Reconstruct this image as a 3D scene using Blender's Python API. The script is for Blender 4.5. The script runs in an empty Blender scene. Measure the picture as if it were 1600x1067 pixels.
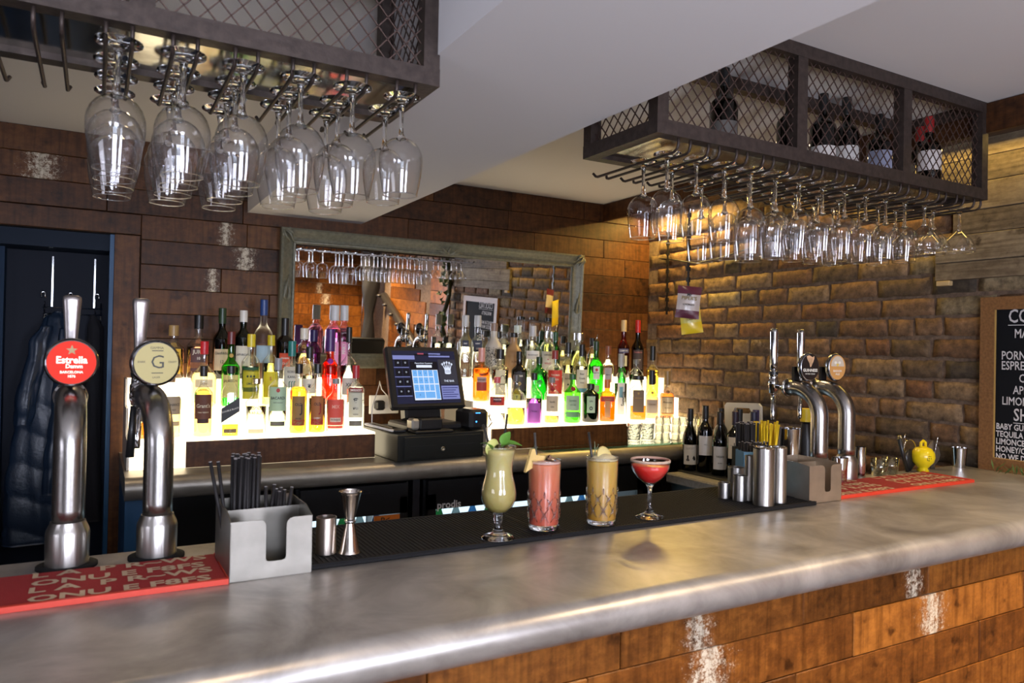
import bpy, bmesh, math, random
from mathutils import Vector, Matrix
rnd = random.Random(7)
S = bpy.context.scene
COL = S.collection
PI = math.pi

# ------------------------------------------------------------------ camera
F = 1159.0
CX = Vector((2060.0, 50.5, F)).normalized()
CY = Vector((-652.0, -3.5, F)).normalized()
CY = (CY - CX * CX.dot(CY)).normalized()
CZ = CX.cross(CY)
cam = bpy.data.cameras.new('camera'); camo = bpy.data.objects.new('camera', cam); COL.objects.link(camo)
right = Vector((CX.x, CY.x, CZ.x)); down = Vector((CX.y, CY.y, CZ.y)); fwd = Vector((CX.z, CY.z, CZ.z))
R = Matrix((right, -down, -fwd)).transposed()
camo.matrix_world = Matrix.Translation((0, 0, 1.5)) @ R.to_4x4()
cam.sensor_width = 36; cam.lens = F / 1600 * 36
cam.clip_start = 0.05
cam.dof.use_dof = True; cam.dof.focus_distance = 2.3; cam.dof.aperture_fstop = 6.3
S.camera = camo

# ------------------------------------------------------------------ world, exposure, area lights
W = bpy.data.worlds.new('room_ambient'); S.world = W; W.use_nodes = True
W.node_tree.nodes['Background'].inputs[0].default_value = (0.55, 0.62, 0.8, 1)
W.node_tree.nodes['Background'].inputs[1].default_value = 0.35
S.view_settings.view_transform = 'Standard'; S.view_settings.look = 'None'
S.view_settings.exposure = 0.0; S.view_settings.gamma = 1.0; S.view_settings.use_curve_mapping = False
S.cycles.max_bounces = 16; S.cycles.transmission_bounces = 12; S.cycles.glossy_bounces = 6
S.cycles.diffuse_bounces = 4; S.cycles.transparent_max_bounces = 64
S.cycles.sample_clamp_indirect = 6; S.cycles.caustics_refractive = False; S.cycles.caustics_reflective = False
SHELF_E = 3.8; WINDOW_E = 9.0; STRIP_W = 4.2; SPOT_W = 25.0

def area(name, loc, size, power, col, rot=(0, 0, 0), sizey=None, spread=None):
    l = bpy.data.lights.new(name, 'AREA'); l.energy = power; l.color = col
    l.shape = 'RECTANGLE'; l.size = size; l.size_y = sizey or size
    if spread: l.spread = spread
    o = bpy.data.objects.new(name, l); o.location = loc; o.rotation_euler = rot; COL.objects.link(o); return o
area('rear_daylight_lamp', (1.15, -1.64, 1.58), .5, 62, (.82, .84, 1), (math.radians(124), 0, 0), 1.3)  # added lamp at the added rear window, brightens the ceiling right of the beam
# warm LED strip behind the pelmet on the brick wall
area('pelmet_strip_light', (2.70, 3.02, 2.262), 0.05, STRIP_W * 2.6, (1, .66, .16), (0, 0, 0), 0.55)
area('pelmet_strip_light', (2.70, 1.75, 2.262), 0.05, STRIP_W * .9, (1, .66, .16), (0, 0, 0), 1.1)
# daylight entering by the street window behind the camera
area('rear_daylight_lamp', (-0.15, -1.64, 1.58), .8, 78, (.82, .84, 1), (math.radians(122), 0, 0), 1.3)
# added fill lamp before the left wall, out of frame, brightens the left taps
area('side_fill_lamp', (-2.12, .1, 1.55), 1.0, 20, (.84, .85, 1), (math.radians(128), 0, math.radians(-90)), 1.0)

# ------------------------------------------------------------------ materials
MC = {}
def nt(name):
    m = bpy.data.materials.new(name); m.use_nodes = True
    n = m.node_tree; return m, n, n.nodes['Principled BSDF']
def rgba(c): return (c[0], c[1], c[2], 1)
def lin(r, g, b):
    f = lambda v: ((v / 255 + .055) / 1.055) ** 2.4 if v > 10 else v / 3294.6
    return (f(r), f(g), f(b))
def P(name, col, rough=.5, metal=0, bump=0, scale=40, var=0, coat=0, emis=0, spec=None, stretch=None):
    key = (name, col, rough, metal, bump, scale, var, emis)
    if key in MC: return MC[key]
    m, t, b = nt(name); N = t.nodes; L = t.links
    b.inputs['Base Color'].default_value = rgba(col); b.inputs['Roughness'].default_value = rough
    b.inputs['Metallic'].default_value = metal
    if coat: b.inputs['Coat Weight'].default_value = coat; b.inputs['Coat Roughness'].default_value = .08
    if spec is not None: b.inputs['Specular IOR Level'].default_value = spec
    if emis: b.inputs['Emission Color'].default_value = rgba(col); b.inputs['Emission Strength'].default_value = emis
    if bump or var:
        tc = N.new('ShaderNodeTexCoord'); mp = N.new('ShaderNodeMapping')
        L.new(tc.outputs['Object'], mp.inputs[0])
        if stretch: mp.inputs['Scale'].default_value = stretch
        n = N.new('ShaderNodeTexNoise'); n.inputs['Scale'].default_value = scale; n.inputs['Detail'].default_value = 4
        L.new(mp.outputs[0], n.inputs['Vector'])
        if bump:
            bp = N.new('ShaderNodeBump'); bp.inputs['Strength'].default_value = bump; bp.inputs['Distance'].default_value = .004
            L.new(n.outputs[0], bp.inputs['Height']); L.new(bp.outputs[0], b.inputs['Normal'])
        if var:
            r = N.new('ShaderNodeValToRGB'); L.new(n.outputs[0], r.inputs[0])
            r.color_ramp.elements[0].position = .3; r.color_ramp.elements[1].position = .7
            r.color_ramp.elements[0].color = rgba([max(0, c * (1 - var)) for c in col])
            r.color_ramp.elements[1].color = rgba([min(1, c * (1 + var)) for c in col])
            L.new(r.outputs[0], b.inputs['Base Color'])
    MC[key] = m; return m
def EM(name, col, s):
    key = ('EM', name, col, s)
    if key in MC: return MC[key]
    m, t, b = nt(name); b.inputs['Base Color'].default_value = rgba([c * (.6 if s > 3 else .12) for c in col])
    b.inputs['Emission Color'].default_value = rgba(col); b.inputs['Emission Strength'].default_value = s
    b.inputs['Specular IOR Level'].default_value = .15
    MC[key] = m; return m
def GL(name, col=(1, 1, 1), edge=.55, refl=1.0, rough=0.02, bump=0, scale=60):
    """thin-walled clear glass: see-through in the middle, denser and mirror-like towards the edge"""
    key = ('GL', name, col, edge, refl, rough, bump)
    if key in MC: return MC[key]
    m = bpy.data.materials.new(name); m.use_nodes = True; t = m.node_tree; N = t.nodes; L = t.links
    N.clear()
    out = N.new('ShaderNodeOutputMaterial'); tr = N.new('ShaderNodeBsdfTransparent'); g = N.new('ShaderNodeBsdfGlossy')
    g.inputs['Roughness'].default_value = rough
    lw = N.new('ShaderNodeLayerWeight'); lw.inputs[0].default_value = .5
    mx = N.new('ShaderNodeMixShader')
    pw = N.new('ShaderNodeMath'); pw.operation = 'POWER'; pw.inputs[1].default_value = 3.0
    L.new(lw.outputs['Facing'], pw.inputs[0])
    ma = N.new('ShaderNodeMath'); ma.operation = 'MULTIPLY_ADD'; ma.inputs[1].default_value = .75 * refl; ma.inputs[2].default_value = .06 * refl
    L.new(pw.outputs[0], ma.inputs[0]); L.new(ma.outputs[0], mx.inputs[0])
    mc = N.new('ShaderNodeMix'); mc.data_type = 'RGBA'
    mc.inputs[6].default_value = rgba(col); mc.inputs[7].default_value = rgba([c * edge for c in col])
    L.new(pw.outputs[0], mc.inputs[0]); L.new(mc.outputs[2], tr.inputs[0])
    L.new(tr.outputs[0], mx.inputs[1]); L.new(g.outputs[0], mx.inputs[2]); L.new(mx.outputs[0], out.inputs[0])
    if bump:
        tc = N.new('ShaderNodeTexCoord'); v = N.new('ShaderNodeTexVoronoi'); v.inputs['Scale'].default_value = scale
        L.new(tc.outputs['Object'], v.inputs['Vector'])
        bp = N.new('ShaderNodeBump'); bp.inputs['Strength'].default_value = bump; bp.inputs['Distance'].default_value = .003
        L.new(v.outputs['Distance'], bp.inputs['Height']); L.new(bp.outputs[0], g.inputs['Normal']); L.new(bp.outputs[0], lw.inputs['Normal'])
    MC[key] = m; return m
def LQ(name, col, rough=0.0, ior=1.33):
    key = ('LQ', name, col, rough)
    if key in MC: return MC[key]
    m, t, b = nt(name)
    b.inputs['Base Color'].default_value = rgba(col); b.inputs['Transmission Weight'].default_value = 1
    b.inputs['Roughness'].default_value = rough; b.inputs['IOR'].default_value = ior
    MC[key] = m; return m
SOLIDGLASS = LQ('solid_clear_glass', (.97, .98, .98), 0, 1.45)
CLEAR = GL('thin_clear_glass', (.985, .99, .99), .5, 1.0)
CHROME = P('polished_chrome', (.6, .6, .61), .1, 1)
STEEL = P('brushed_steel', (.42, .40, .375), .3, 1, .12, 180, 0, stretch=(1, 1, .03))
PIPEM = P('satin_steel_pipe', (.36, .345, .33), .27, 1, .05, 90)
IRON = P('dark_brown_iron', (.055, .04, .034), .5, .55, .25, 60, .3)
BLACKP = P('black_plastic', (.012, .012, .013), .35)
BLACKR = P('black_rubber', (.008, .008, .009), .75, 0, .3, 200, spec=.2)
WHITE = P('white_plastic', (.78, .77, .74), .4)

def plank_mat(name, c_dark, c_mid, c_light, rough=.42, paint=0.0, saw=(75, 75, 5)):
    m, t, b = nt(name); N = t.nodes; L = t.links
    tc = N.new('ShaderNodeTexCoord'); oi = N.new('ShaderNodeObjectInfo')
    add = N.new('ShaderNodeVectorMath'); add.operation = 'ADD'
    sc = N.new('ShaderNodeVectorMath'); sc.operation = 'SCALE'; sc.inputs[3].default_value = 37.0
    cmb = N.new('ShaderNodeCombineXYZ')
    for k in range(3): L.new(oi.outputs['Random'], cmb.inputs[k])
    L.new(cmb.outputs[0], sc.inputs[0]); L.new(tc.outputs['Object'], add.inputs[0]); L.new(sc.outputs[0], add.inputs[1])
    mp = N.new('ShaderNodeMapping'); mp.inputs['Scale'].default_value = (14, 14, 22); L.new(add.outputs[0], mp.inputs[0])
    n1 = N.new('ShaderNodeTexNoise'); n1.inputs['Scale'].default_value = 2.2; n1.inputs['Detail'].default_value = 7; n1.inputs['Roughness'].default_value = .65
    L.new(mp.outputs[0], n1.inputs['Vector'])
    n2 = N.new('ShaderNodeTexNoise'); n2.inputs['Scale'].default_value = 11; n2.inputs['Detail'].default_value = 9; n2.inputs['Roughness'].default_value = .7
    L.new(add.outputs[0], n2.inputs['Vector'])
    mul = N.new('ShaderNodeMath'); mul.operation = 'ADD'; L.new(n1.outputs[0], mul.inputs[0]); L.new(n2.outputs[0], mul.inputs[1])
    mm = N.new('ShaderNodeMath'); mm.operation = 'MULTIPLY_ADD'; mm.inputs[1].default_value = .62; L.new(mul.outputs[0], mm.inputs[0])
    ov = N.new('ShaderNodeMath'); ov.operation = 'MULTIPLY_ADD'; ov.inputs[1].default_value = .40; ov.inputs[2].default_value = -.36
    L.new(oi.outputs['Random'], ov.inputs[0]); L.new(ov.outputs[0], mm.inputs[2])
    r = N.new('ShaderNodeValToRGB'); L.new(mm.outputs[0], r.inputs[0])
    r.color_ramp.elements[0].position = .12; r.color_ramp.elements[0].color = rgba(c_dark)
    r.color_ramp.elements[1].position = .85; r.color_ramp.elements[1].color = rgba(c_light)
    e = r.color_ramp.elements.new(.45); e.color = rgba(c_mid)
    col = r.outputs[0]
    # dark knots and nail holes
    v = N.new('ShaderNodeTexNoise'); v.inputs['Scale'].default_value = 22; v.inputs['Detail'].default_value = 3; L.new(add.outputs[0], v.inputs['Vector'])
    kr = N.new('ShaderNodeValToRGB'); kr.color_ramp.elements[0].position = .26; kr.color_ramp.elements[1].position = .36
    kr.color_ramp.elements[0].color = (.25, .22, .2, 1); kr.color_ramp.elements[1].color = (1, 1, 1, 1); L.new(v.outputs[0], kr.inputs[0])
    mk = N.new('ShaderNodeMix'); mk.data_type = 'RGBA'; mk.blend_type = 'MULTIPLY'; mk.inputs[0].default_value = .8
    L.new(col, mk.inputs[6]); L.new(kr.outputs[0], mk.inputs[7]); col = mk.outputs[2]
    if paint:
        gx = N.new('ShaderNodeSeparateXYZ'); L.new(tc.outputs['Generated'], gx.inputs[0])
        s = N.new('ShaderNodeMath'); s.operation = 'SUBTRACT'; s.inputs[1].default_value = paint; L.new(gx.outputs[0], s.inputs[0])
        a = N.new('ShaderNodeMath'); a.operation = 'ABSOLUTE'; L.new(s.outputs[0], a.inputs[0])
        ls = N.new('ShaderNodeMath'); ls.operation = 'MULTIPLY_ADD'; ls.inputs[1].default_value = -1.8; ls.inputs[2].default_value = .19; L.new(a.outputs[0], ls.inputs[0])
        n3 = N.new('ShaderNodeTexNoise'); n3.inputs['Scale'].default_value = 45; n3.inputs['Detail'].default_value = 12; n3.inputs['Roughness'].default_value = .95
        L.new(add.outputs[0], n3.inputs['Vector'])
        s2 = N.new('ShaderNodeMath'); s2.operation = 'MULTIPLY_ADD'; s2.inputs[1].default_value = 1.6; L.new(n3.outputs[0], s2.inputs[0]); L.new(ls.outputs[0], s2.inputs[2])
        pr = N.new('ShaderNodeValToRGB'); pr.color_ramp.elements[0].position = .93; pr.color_ramp.elements[1].position = .97; L.new(s2.outputs[0], pr.inputs[0])
        mp2 = N.new('ShaderNodeMix'); mp2.data_type = 'RGBA'; L.new(pr.outputs[0], mp2.inputs[0]); L.new(col, mp2.inputs[6])
        mp2.inputs[7].default_value = (.62, .55, .42, 1); col = mp2.outputs[2]
    mq = N.new('ShaderNodeMapping'); mq.inputs['Scale'].default_value = saw; L.new(add.outputs[0], mq.inputs[0])
    nq = N.new('ShaderNodeTexNoise'); nq.inputs['Scale'].default_value = 1.0; nq.inputs['Detail'].default_value = 5; L.new(mq.outputs[0], nq.inputs['Vector'])
    rq = N.new('ShaderNodeValToRGB'); rq.color_ramp.elements[0].position = .3; rq.color_ramp.elements[1].position = .55
    rq.color_ramp.elements[0].color = (.38, .34, .3, 1); rq.color_ramp.elements[1].color = (1, 1, 1, 1); L.new(nq.outputs[0], rq.inputs[0])
    mz = N.new('ShaderNodeMix'); mz.data_type = 'RGBA'; mz.blend_type = 'MULTIPLY'; mz.inputs[0].default_value = .7
    L.new(col, mz.inputs[6]); L.new(rq.outputs[0], mz.inputs[7]); col = mz.outputs[2]
    L.new(col, b.inputs['Base Color']); b.inputs['Roughness'].default_value = rough; b.inputs['Specular IOR Level'].default_value = .28
    bp = N.new('ShaderNodeBump'); bp.inputs['Strength'].default_value = .25; bp.inputs['Distance'].default_value = .003
    L.new(n1.outputs[0], bp.inputs['Height']); L.new(bp.outputs[0], b.inputs['Normal'])
    return m
BKC = ((.016, .0055, .0018), (.082, .030, .0085), (.18, .074, .019)); BRC = ((.022, .007, .002), (.17, .056, .010), (.42, .155, .026))
PL_BACK = plank_mat('reclaimed_back_wall_plank', *BKC, .5)
PL_BACKP = plank_mat('reclaimed_plank_with_paint', *BKC, .5, paint=.5)
PL_BAR = plank_mat('varnished_bar_front_plank', *BRC, .34)
PL_BARP = plank_mat('varnished_plank_with_paint', *BRC, .34, paint=.5)
PL_GREY = plank_mat('weathered_pallet_board', (.06, .045, .03), (.17, .13, .085), (.32, .26, .17), .7, saw=(4, 4, 90))

def brick_mat():
    m, t, b = nt('old_handmade_brick'); N = t.nodes; L = t.links
    tc = N.new('ShaderNodeTexCoord'); oi = N.new('ShaderNodeObjectInfo')
    r = N.new('ShaderNodeValToRGB'); r.color_ramp.interpolation = 'CONSTANT'
    cols = [(0, (0.135, 0.072, 0.035)), (.2, (0.170, 0.097, 0.049)), (.36, (0.105, 0.068, 0.037)), (.5, (0.200, 0.131, 0.071)), (.64, (0.150, 0.071, 0.033)), (.76, (0.055, 0.041, 0.027)), (.86, (0.220, 0.171, 0.098)), (.94, (0.090, 0.057, 0.035))]
    r.color_ramp.elements[0].color = rgba(cols[0][1])
    r.color_ramp.elements[1].position = cols[1][0]; r.color_ramp.elements[1].color = rgba(cols[1][1])
    for p, c in cols[2:]:
        e = r.color_ramp.elements.new(p); e.color = rgba(c)
    L.new(oi.outputs['Random'], r.inputs[0])
    geo = N.new('ShaderNodeNewGeometry')
    n = N.new('ShaderNodeTexNoise'); n.inputs['Scale'].default_value = 28; n.inputs['Detail'].default_value = 8; n.inputs['Roughness'].default_value = .7
    L.new(geo.outputs['Position'], n.inputs['Vector'])
    k = N.new('ShaderNodeValToRGB'); k.color_ramp.elements[0].position = .32; k.color_ramp.elements[0].color = (.35, .33, .3, 1)
    k.color_ramp.elements[1].position = .7; k.color_ramp.elements[1].color = (1.6, 1.55, 1.5, 1); L.new(n.outputs[0], k.inputs[0])
    mx = N.new('ShaderNodeMix'); mx.data_type = 'RGBA'; mx.blend_type = 'MULTIPLY'; mx.inputs[0].default_value = 1
    L.new(r.outputs[0], mx.inputs[6]); L.new(k.outputs[0], mx.inputs[7])
    n2 = N.new('ShaderNodeTexNoise'); n2.inputs['Scale'].default_value = 7; n2.inputs['Detail'].default_value = 8; n2.inputs['Roughness'].default_value = .75
    L.new(geo.outputs['Position'], n2.inputs['Vector'])
    r2 = N.new('ShaderNodeValToRGB'); r2.color_ramp.elements[0].position = .6; r2.color_ramp.elements[1].position = .74; L.new(n2.outputs[0], r2.inputs[0])
    m2 = N.new('ShaderNodeMix'); m2.data_type = 'RGBA'; L.new(r2.outputs[0], m2.inputs[0]); L.new(mx.outputs[2], m2.inputs[6]); m2.inputs[7].default_value = (.3, .25, .2, 1)
    L.new(m2.outputs[2], b.inputs['Base Color']); b.inputs['Roughness'].default_value = .85
    bp = N.new('ShaderNodeBump'); bp.inputs['Strength'].default_value = .8; bp.inputs['Distance'].default_value = .006
    L.new(n.outputs[0], bp.inputs['Height']); L.new(bp.outputs[0], b.inputs['Normal'])
    return m
BRICK = brick_mat()
MORTAR = P('sandy_mortar', (.15, .10, .066), .95, 0, .8, 60, .35)
def zinc_mat(name, c1, c2, rough):
    m, t, b = nt(name); N = t.nodes; L = t.links
    tc = N.new('ShaderNodeTexCoord'); n = N.new('ShaderNodeTexNoise'); n.inputs['Scale'].default_value = 5.5; n.inputs['Detail'].default_value = 8; n.inputs['Roughness'].default_value = .62
    n.inputs['Distortion'].default_value = .6
    L.new(tc.outputs['Object'], n.inputs['Vector'])
    r = N.new('ShaderNodeValToRGB'); r.color_ramp.elements[0].position = .34; r.color_ramp.elements[1].position = .66
    r.color_ramp.elements[0].color = rgba(c1); r.color_ramp.elements[1].color = rgba(c2); L.new(n.outputs[0], r.inputs[0])
    L.new(r.outputs[0], b.inputs['Base Color']); b.inputs['Metallic'].default_value = .6
    mr = N.new('ShaderNodeMapRange'); mr.inputs[3].default_value = rough; mr.inputs[4].default_value = rough + .16; L.new(n.outputs[0], mr.inputs[0])
    L.new(mr.outputs[0], b.inputs['Roughness'])
    n2 = N.new('ShaderNodeTexNoise'); n2.inputs['Scale'].default_value = 14; L.new(tc.outputs['Object'], n2.inputs['Vector'])
    bp = N.new('ShaderNodeBump'); bp.inputs['Strength'].default_value = .04; bp.inputs['Distance'].default_value = .01
    L.new(n2.outputs[0], bp.inputs['Height']); L.new(bp.outputs[0], b.inputs['Normal'])
    return m
ZINC = zinc_mat('pewter_bar_top', (.24, .225, .21), (.50, .48, .455), .28)
ZINC2 = zinc_mat('pewter_back_counter', (.24, .22, .19), (.4, .37, .31), .32)

# ------------------------------------------------------------------ mesh helpers
def mesh(name, verts, faces, smooth=False):
    m = bpy.data.meshes.new(name); m.from_pydata([tuple(v) for v in verts], [], faces); m.update()
    if smooth: m.polygons.foreach_set('use_smooth', [True] * len(m.polygons))
    return m
def put(name, m, mat, parent=None, loc=(0, 0, 0), rot=(0, 0, 0), kind=None, label=None):
    if mat is not None and not m.materials: m.materials.append(mat)
    o = bpy.data.objects.new(name, m); COL.objects.link(o); o.location = loc; o.rotation_euler = rot
    if parent: o.parent = parent
    if kind: o['kind'] = kind
    if label: o['label'] = label
    return o
def tag(o, label, cat, group=None):
    o['label'] = label; o['category'] = cat
    if group: o['group'] = group
    return o
def root(name, label, cat, loc=(0, 0, 0), rot=(0, 0, 0), group=None):
    o = bpy.data.objects.new(name, None); o.empty_display_size = .05; COL.objects.link(o); o.location = loc; o.rotation_euler = rot
    return tag(o, label, cat, group)
def st(name, m, mat, parent=None, **k):
    o = put(name, m, mat, parent, **k)
    if not parent: o['kind'] = 'structure'
    return o
class MB:
    def __init__(s): s.v = []; s.f = []
    def add(s, vs, fs):
        b = len(s.v); s.v += [tuple(v) for v in vs]; s.f += [tuple(i + b for i in f) for f in fs]; return s
    def box(s, x0, x1, y0, y1, z0, z1):
        return s.add([(x0, y0, z0), (x1, y0, z0), (x1, y1, z0), (x0, y1, z0), (x0, y0, z1), (x1, y0, z1), (x1, y1, z1), (x0, y1, z1)],
                     [(0, 3, 2, 1), (4, 5, 6, 7), (0, 1, 5, 4), (1, 2, 6, 5), (2, 3, 7, 6), (3, 0, 4, 7)])
    def bar(s, a, b, r, n=4, r2=None):
        a = Vector(a); b = Vector(b); d = (b - a).normalized(); u = d.cross(Vector((0, 0, 1)))
        if u.length < 1e-3: u = Vector((1, 0, 0))
        u.normalize(); w = d.cross(u); vs = []
        for c, rr in ((a, r), (b, r if r2 is None else r2)):
            for i in range(n):
                t = 2 * PI * i / n + PI / n; vs.append(c + u * (math.cos(t) * rr) + w * (math.sin(t) * rr))
        fs = [(i, (i + 1) % n, n + (i + 1) % n, n + i) for i in range(n)] + [tuple(range(n - 1, -1, -1)), tuple(range(n, 2 * n))]
        return s.add(vs, fs)
    def tube(s, pts, r, n=10, caps=True):
        pts = [Vector(p) for p in pts]; k = len(pts); rs = r if isinstance(r, (list, tuple)) else [r] * k
        vs = []; u = None
        for i, p in enumerate(pts):
            d = (pts[min(i + 1, k - 1)] - pts[max(i - 1, 0)]).normalized()
            if u is None:
                u = d.cross(Vector((0, 0, 1)));  u = Vector((1, 0, 0)) if u.length < 1e-3 else u
            u = (u - d * u.dot(d)).normalized(); w = d.cross(u)
            for j in range(n):
                t = 2 * PI * j / n; vs.append(p + u * (math.cos(t) * rs[i]) + w * (math.sin(t) * rs[i]))
        fs = [(i * n + j, i * n + (j + 1) % n, (i + 1) * n + (j + 1) % n, (i + 1) * n + j) for i in range(k - 1) for j in range(n)]
        if caps: fs += [tuple(range(n - 1, -1, -1)), tuple(range((k - 1) * n, k * n))]
        return s.add(vs, fs)
    def lathe(s, prof, n=24, c=(0, 0, 0), ex=None, closed=False, sy=1):
        """prof: (r, z) or (r, z, exponent) rows; ex: superellipse exponent"""
        vs = []; cx, cy, cz = c
        for p in prof:
            e = p[2] if len(p) > 2 else (ex or 2)
            for j in range(n):
                t = 2 * PI * j / n + PI / n
                k = 1 if e == 2 else (abs(math.cos(t)) ** e + abs(math.sin(t)) ** e) ** (-1 / e)
                vs.append((cx + p[0] * k * math.cos(t), cy + sy * p[0] * k * math.sin(t), cz + p[1]))
        m = len(prof); fs = [(i * n + j, i * n + (j + 1) % n, (i + 1) * n + (j + 1) % n, (i + 1) * n + j) for i in range(m - 1) for j in range(n)]
        if closed: fs += [(((m - 1) * n + j), (m - 1) * n + (j + 1) % n, (j + 1) % n, j) for j in range(n)]
        else:
            if prof[0][0] > 1e-5: fs.append(tuple(range(n - 1, -1, -1)))
            if prof[-1][0] > 1e-5: fs.append(tuple(range((m - 1) * n, m * n)))
        return s.add(vs, fs)
    def open_lathe(s, prof, n=24, c=(0, 0, 0)):
        b = len(s.f); s.lathe(prof, n, c); 
        k = (1 if prof[0][0] > 1e-5 else 0) + (1 if prof[-1][0] > 1e-5 else 0)
        if k: del s.f[-k:]
        return s
    def m(s, name='part', smooth=False): return mesh(name, s.v, s.f, smooth)
def cbox(w, d, h, c=.002, name='board'):
    """box centred in x and y, base at z=0, small chamfers"""
    bm = bmesh.new(); bmesh.ops.create_cube(bm, size=1)
    for v in bm.verts: v.co = Vector((v.co.x * w, v.co.y * d, (v.co.z + .5) * h))
    if c: bmesh.ops.bevel(bm, geom=bm.edges[:], offset=c, segments=1, affect='EDGES')
    m = bpy.data.meshes.new(name); bm.to_mesh(m); bm.free(); return m
def sheet_profile(pts, x0, x1, name='nose'):
    """extrude a closed YZ outline along X"""
    n = len(pts); v = [(x0, y, z) for y, z in pts] + [(x1, y, z) for y, z in pts]
    f = [(i, i + n, (i + 1) % n + n, (i + 1) % n) for i in range(n)] + [tuple(range(n)), tuple(range(2 * n - 1, n - 1, -1))]
    return mesh(name, v, f)
def smooth_angle(m, deg=40):
    m.polygons.foreach_set('use_smooth', [True] * len(m.polygons))
    bm = bmesh.new(); bm.from_mesh(m)
    for e in bm.edges:
        if len(e.link_faces) == 2 and e.calc_face_angle(0) > math.radians(deg): e.smooth = False
    bm.to_mesh(m); bm.free(); return m

TXC = {}
def text_mesh(s, size, bold=.0, align='CENTER'):
    key = (s, size, bold, align)
    if key in TXC: return TXC[key]
    cu = bpy.data.curves.new('lettering', 'FONT'); cu.body = s; cu.size = size; cu.offset = bold * size
    cu.align_x = align; cu.align_y = 'CENTER'; cu.resolution_u = 2; cu.fill_mode = 'FRONT'
    o = bpy.data.objects.new('lettering', cu); COL.objects.link(o)
    dg = bpy.context.evaluated_depsgraph_get(); dg.update()
    m = bpy.data.meshes.new_from_object(o.evaluated_get(dg))
    TXC[key] = ([v.co.copy() for v in m.vertices], [tuple(p.vertices) for p in m.polygons])
    bpy.data.objects.remove(o); bpy.data.curves.remove(cu); bpy.data.meshes.remove(m)
    return TXC[key]
def text_flat(s, size, bold=0, align='CENTER', sx=1.0):
    v, f = text_mesh(s, size, bold, align)
    return [(p.x * sx, 0.0, p.y) for p in v], f          # in the XZ plane, reads from -Y

# ================================================================== SETTING
YB = 3.363; XR = 2.80; CEIL = 2.31
CEILM = P('painted_plaster_ceiling', (.74, .715, .69), .9, 0, .05, 30)
st('floor', MB().box(-2.4, 2.95, -1.8, 4.2, -.05, 0).m(), P('dark_floor_boards', (.06, .045, .035), .5, 0, .1, 20, .3))
st('ceiling', MB().box(-2.4, 2.95, -1.8, 3.9, CEIL, CEIL + .06).m(), CEILM)
st('ceiling_beam', MB().box(.565, 1.072, -1.75, 3.40, 2.062, CEIL).m(), P('painted_plaster_beam', (.72, .70, .70), .9, 0, .05, 30))
wl = st('wall_left', MB().box(-2.3, -2.2, -1.7, 4.1, 0, CEIL).m(), P('dark_wall_paint', (.1, .085, .08), .8))
# back wall: plate behind the planks with a doorway on its left
wb = st('wall_back', MB().box(.07, XR + .1, YB + .018, YB + .1, 0, CEIL).box(-.9, .07, YB + .018, YB + .1, 1.925, CEIL).box(-2.3, -.9, YB + .018, YB + .1, 0, CEIL).m(), P('dark_batten', (.02, .014, .01), .9))
def plank(parent, x0, x1, z0, z1, y=YB, mat=PL_BACK, th=.018, name='plank', axis='x', lift=0):
    g = .0018
    m = cbox(x1 - x0 - g, th, z1 - z0 - g, .0018)
    if axis == 'x': return put(name, m, mat, parent, ((x0 + x1) / 2, y + th / 2 - lift, z0 + g / 2))
    return put(name, m, mat, parent, (y + th / 2 - lift, (x0 + x1) / 2, z0 + g / 2), (0, 0, PI / 2))
PATCH_B = {1: -.19, 3: .48, 4: .56, 5: .43}
PATCH_F = {0: (.97, 1.62), 1: (1.0, 1.69), 2: (2.3,)}
def painted(cols, rough, xs, x, x2):
    for px in xs:
        if x + .02 < px < x2 - .02: return plank_mat('plank_with_old_paint', *cols, rough, paint=(px - x) / (x2 - x))
row = .1
for k in range(14):
    z1 = CEIL - row * k; z0 = z1 - row
    if z1 < .95: break
    x = -.9 if z0 > 2.0 else .155
    
    zz = (z0, z1)
    first = True
    while x < XR + .05:
        L = rnd.uniform(.42, .95) * (.7 if first else 1); first = False
        x2 = min(x + L, XR + .06)
        if XR + .06 - x2 < .15: x2 = XR + .06
        pm = painted(BKC, .5, (PATCH_B.get(k, 9),), x, x2) or PL_BACK
        if z1 - z0 > .02: plank(wb, x, x2, z0, z1, mat=pm, lift=rnd.uniform(0, .003))
        x = x2
plank(wb, -.9, .155, 1.925, 2.008, mat=PL_BACK, th=.024, lift=.005)
plank(wb, .06, .153, 0, 1.923, mat=PL_BACK, th=.024, lift=.005)
# blue doorway
NAVY = P('navy_door_paint', (.002, .005, .014), .6, spec=.2)
BLUE = P('bright_blue_paint', (.010, .07, .17), .5)
st('door_1', MB().box(-.9, .055, YB + .2, YB + .24, 0, 1.86).m(), NAVY)
tr = st('trim_1', MB().box(.045, .062, YB + .004, YB + .24, 0, 1.92).m(), BLUE)
st('trim_2', MB().box(-.9, .045, YB + .02, YB + .24, 1.855, 1.92).m(), P('navy_lintel_paint', (.003, .010, .024), .6, spec=.2))
st('trim_3', MB().box(-.36, -.312, YB + .12, YB + .2, 0, 1.855).m(), P('blue_jamb_paint', (.004, .02, .05), .6, spec=.2))
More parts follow.
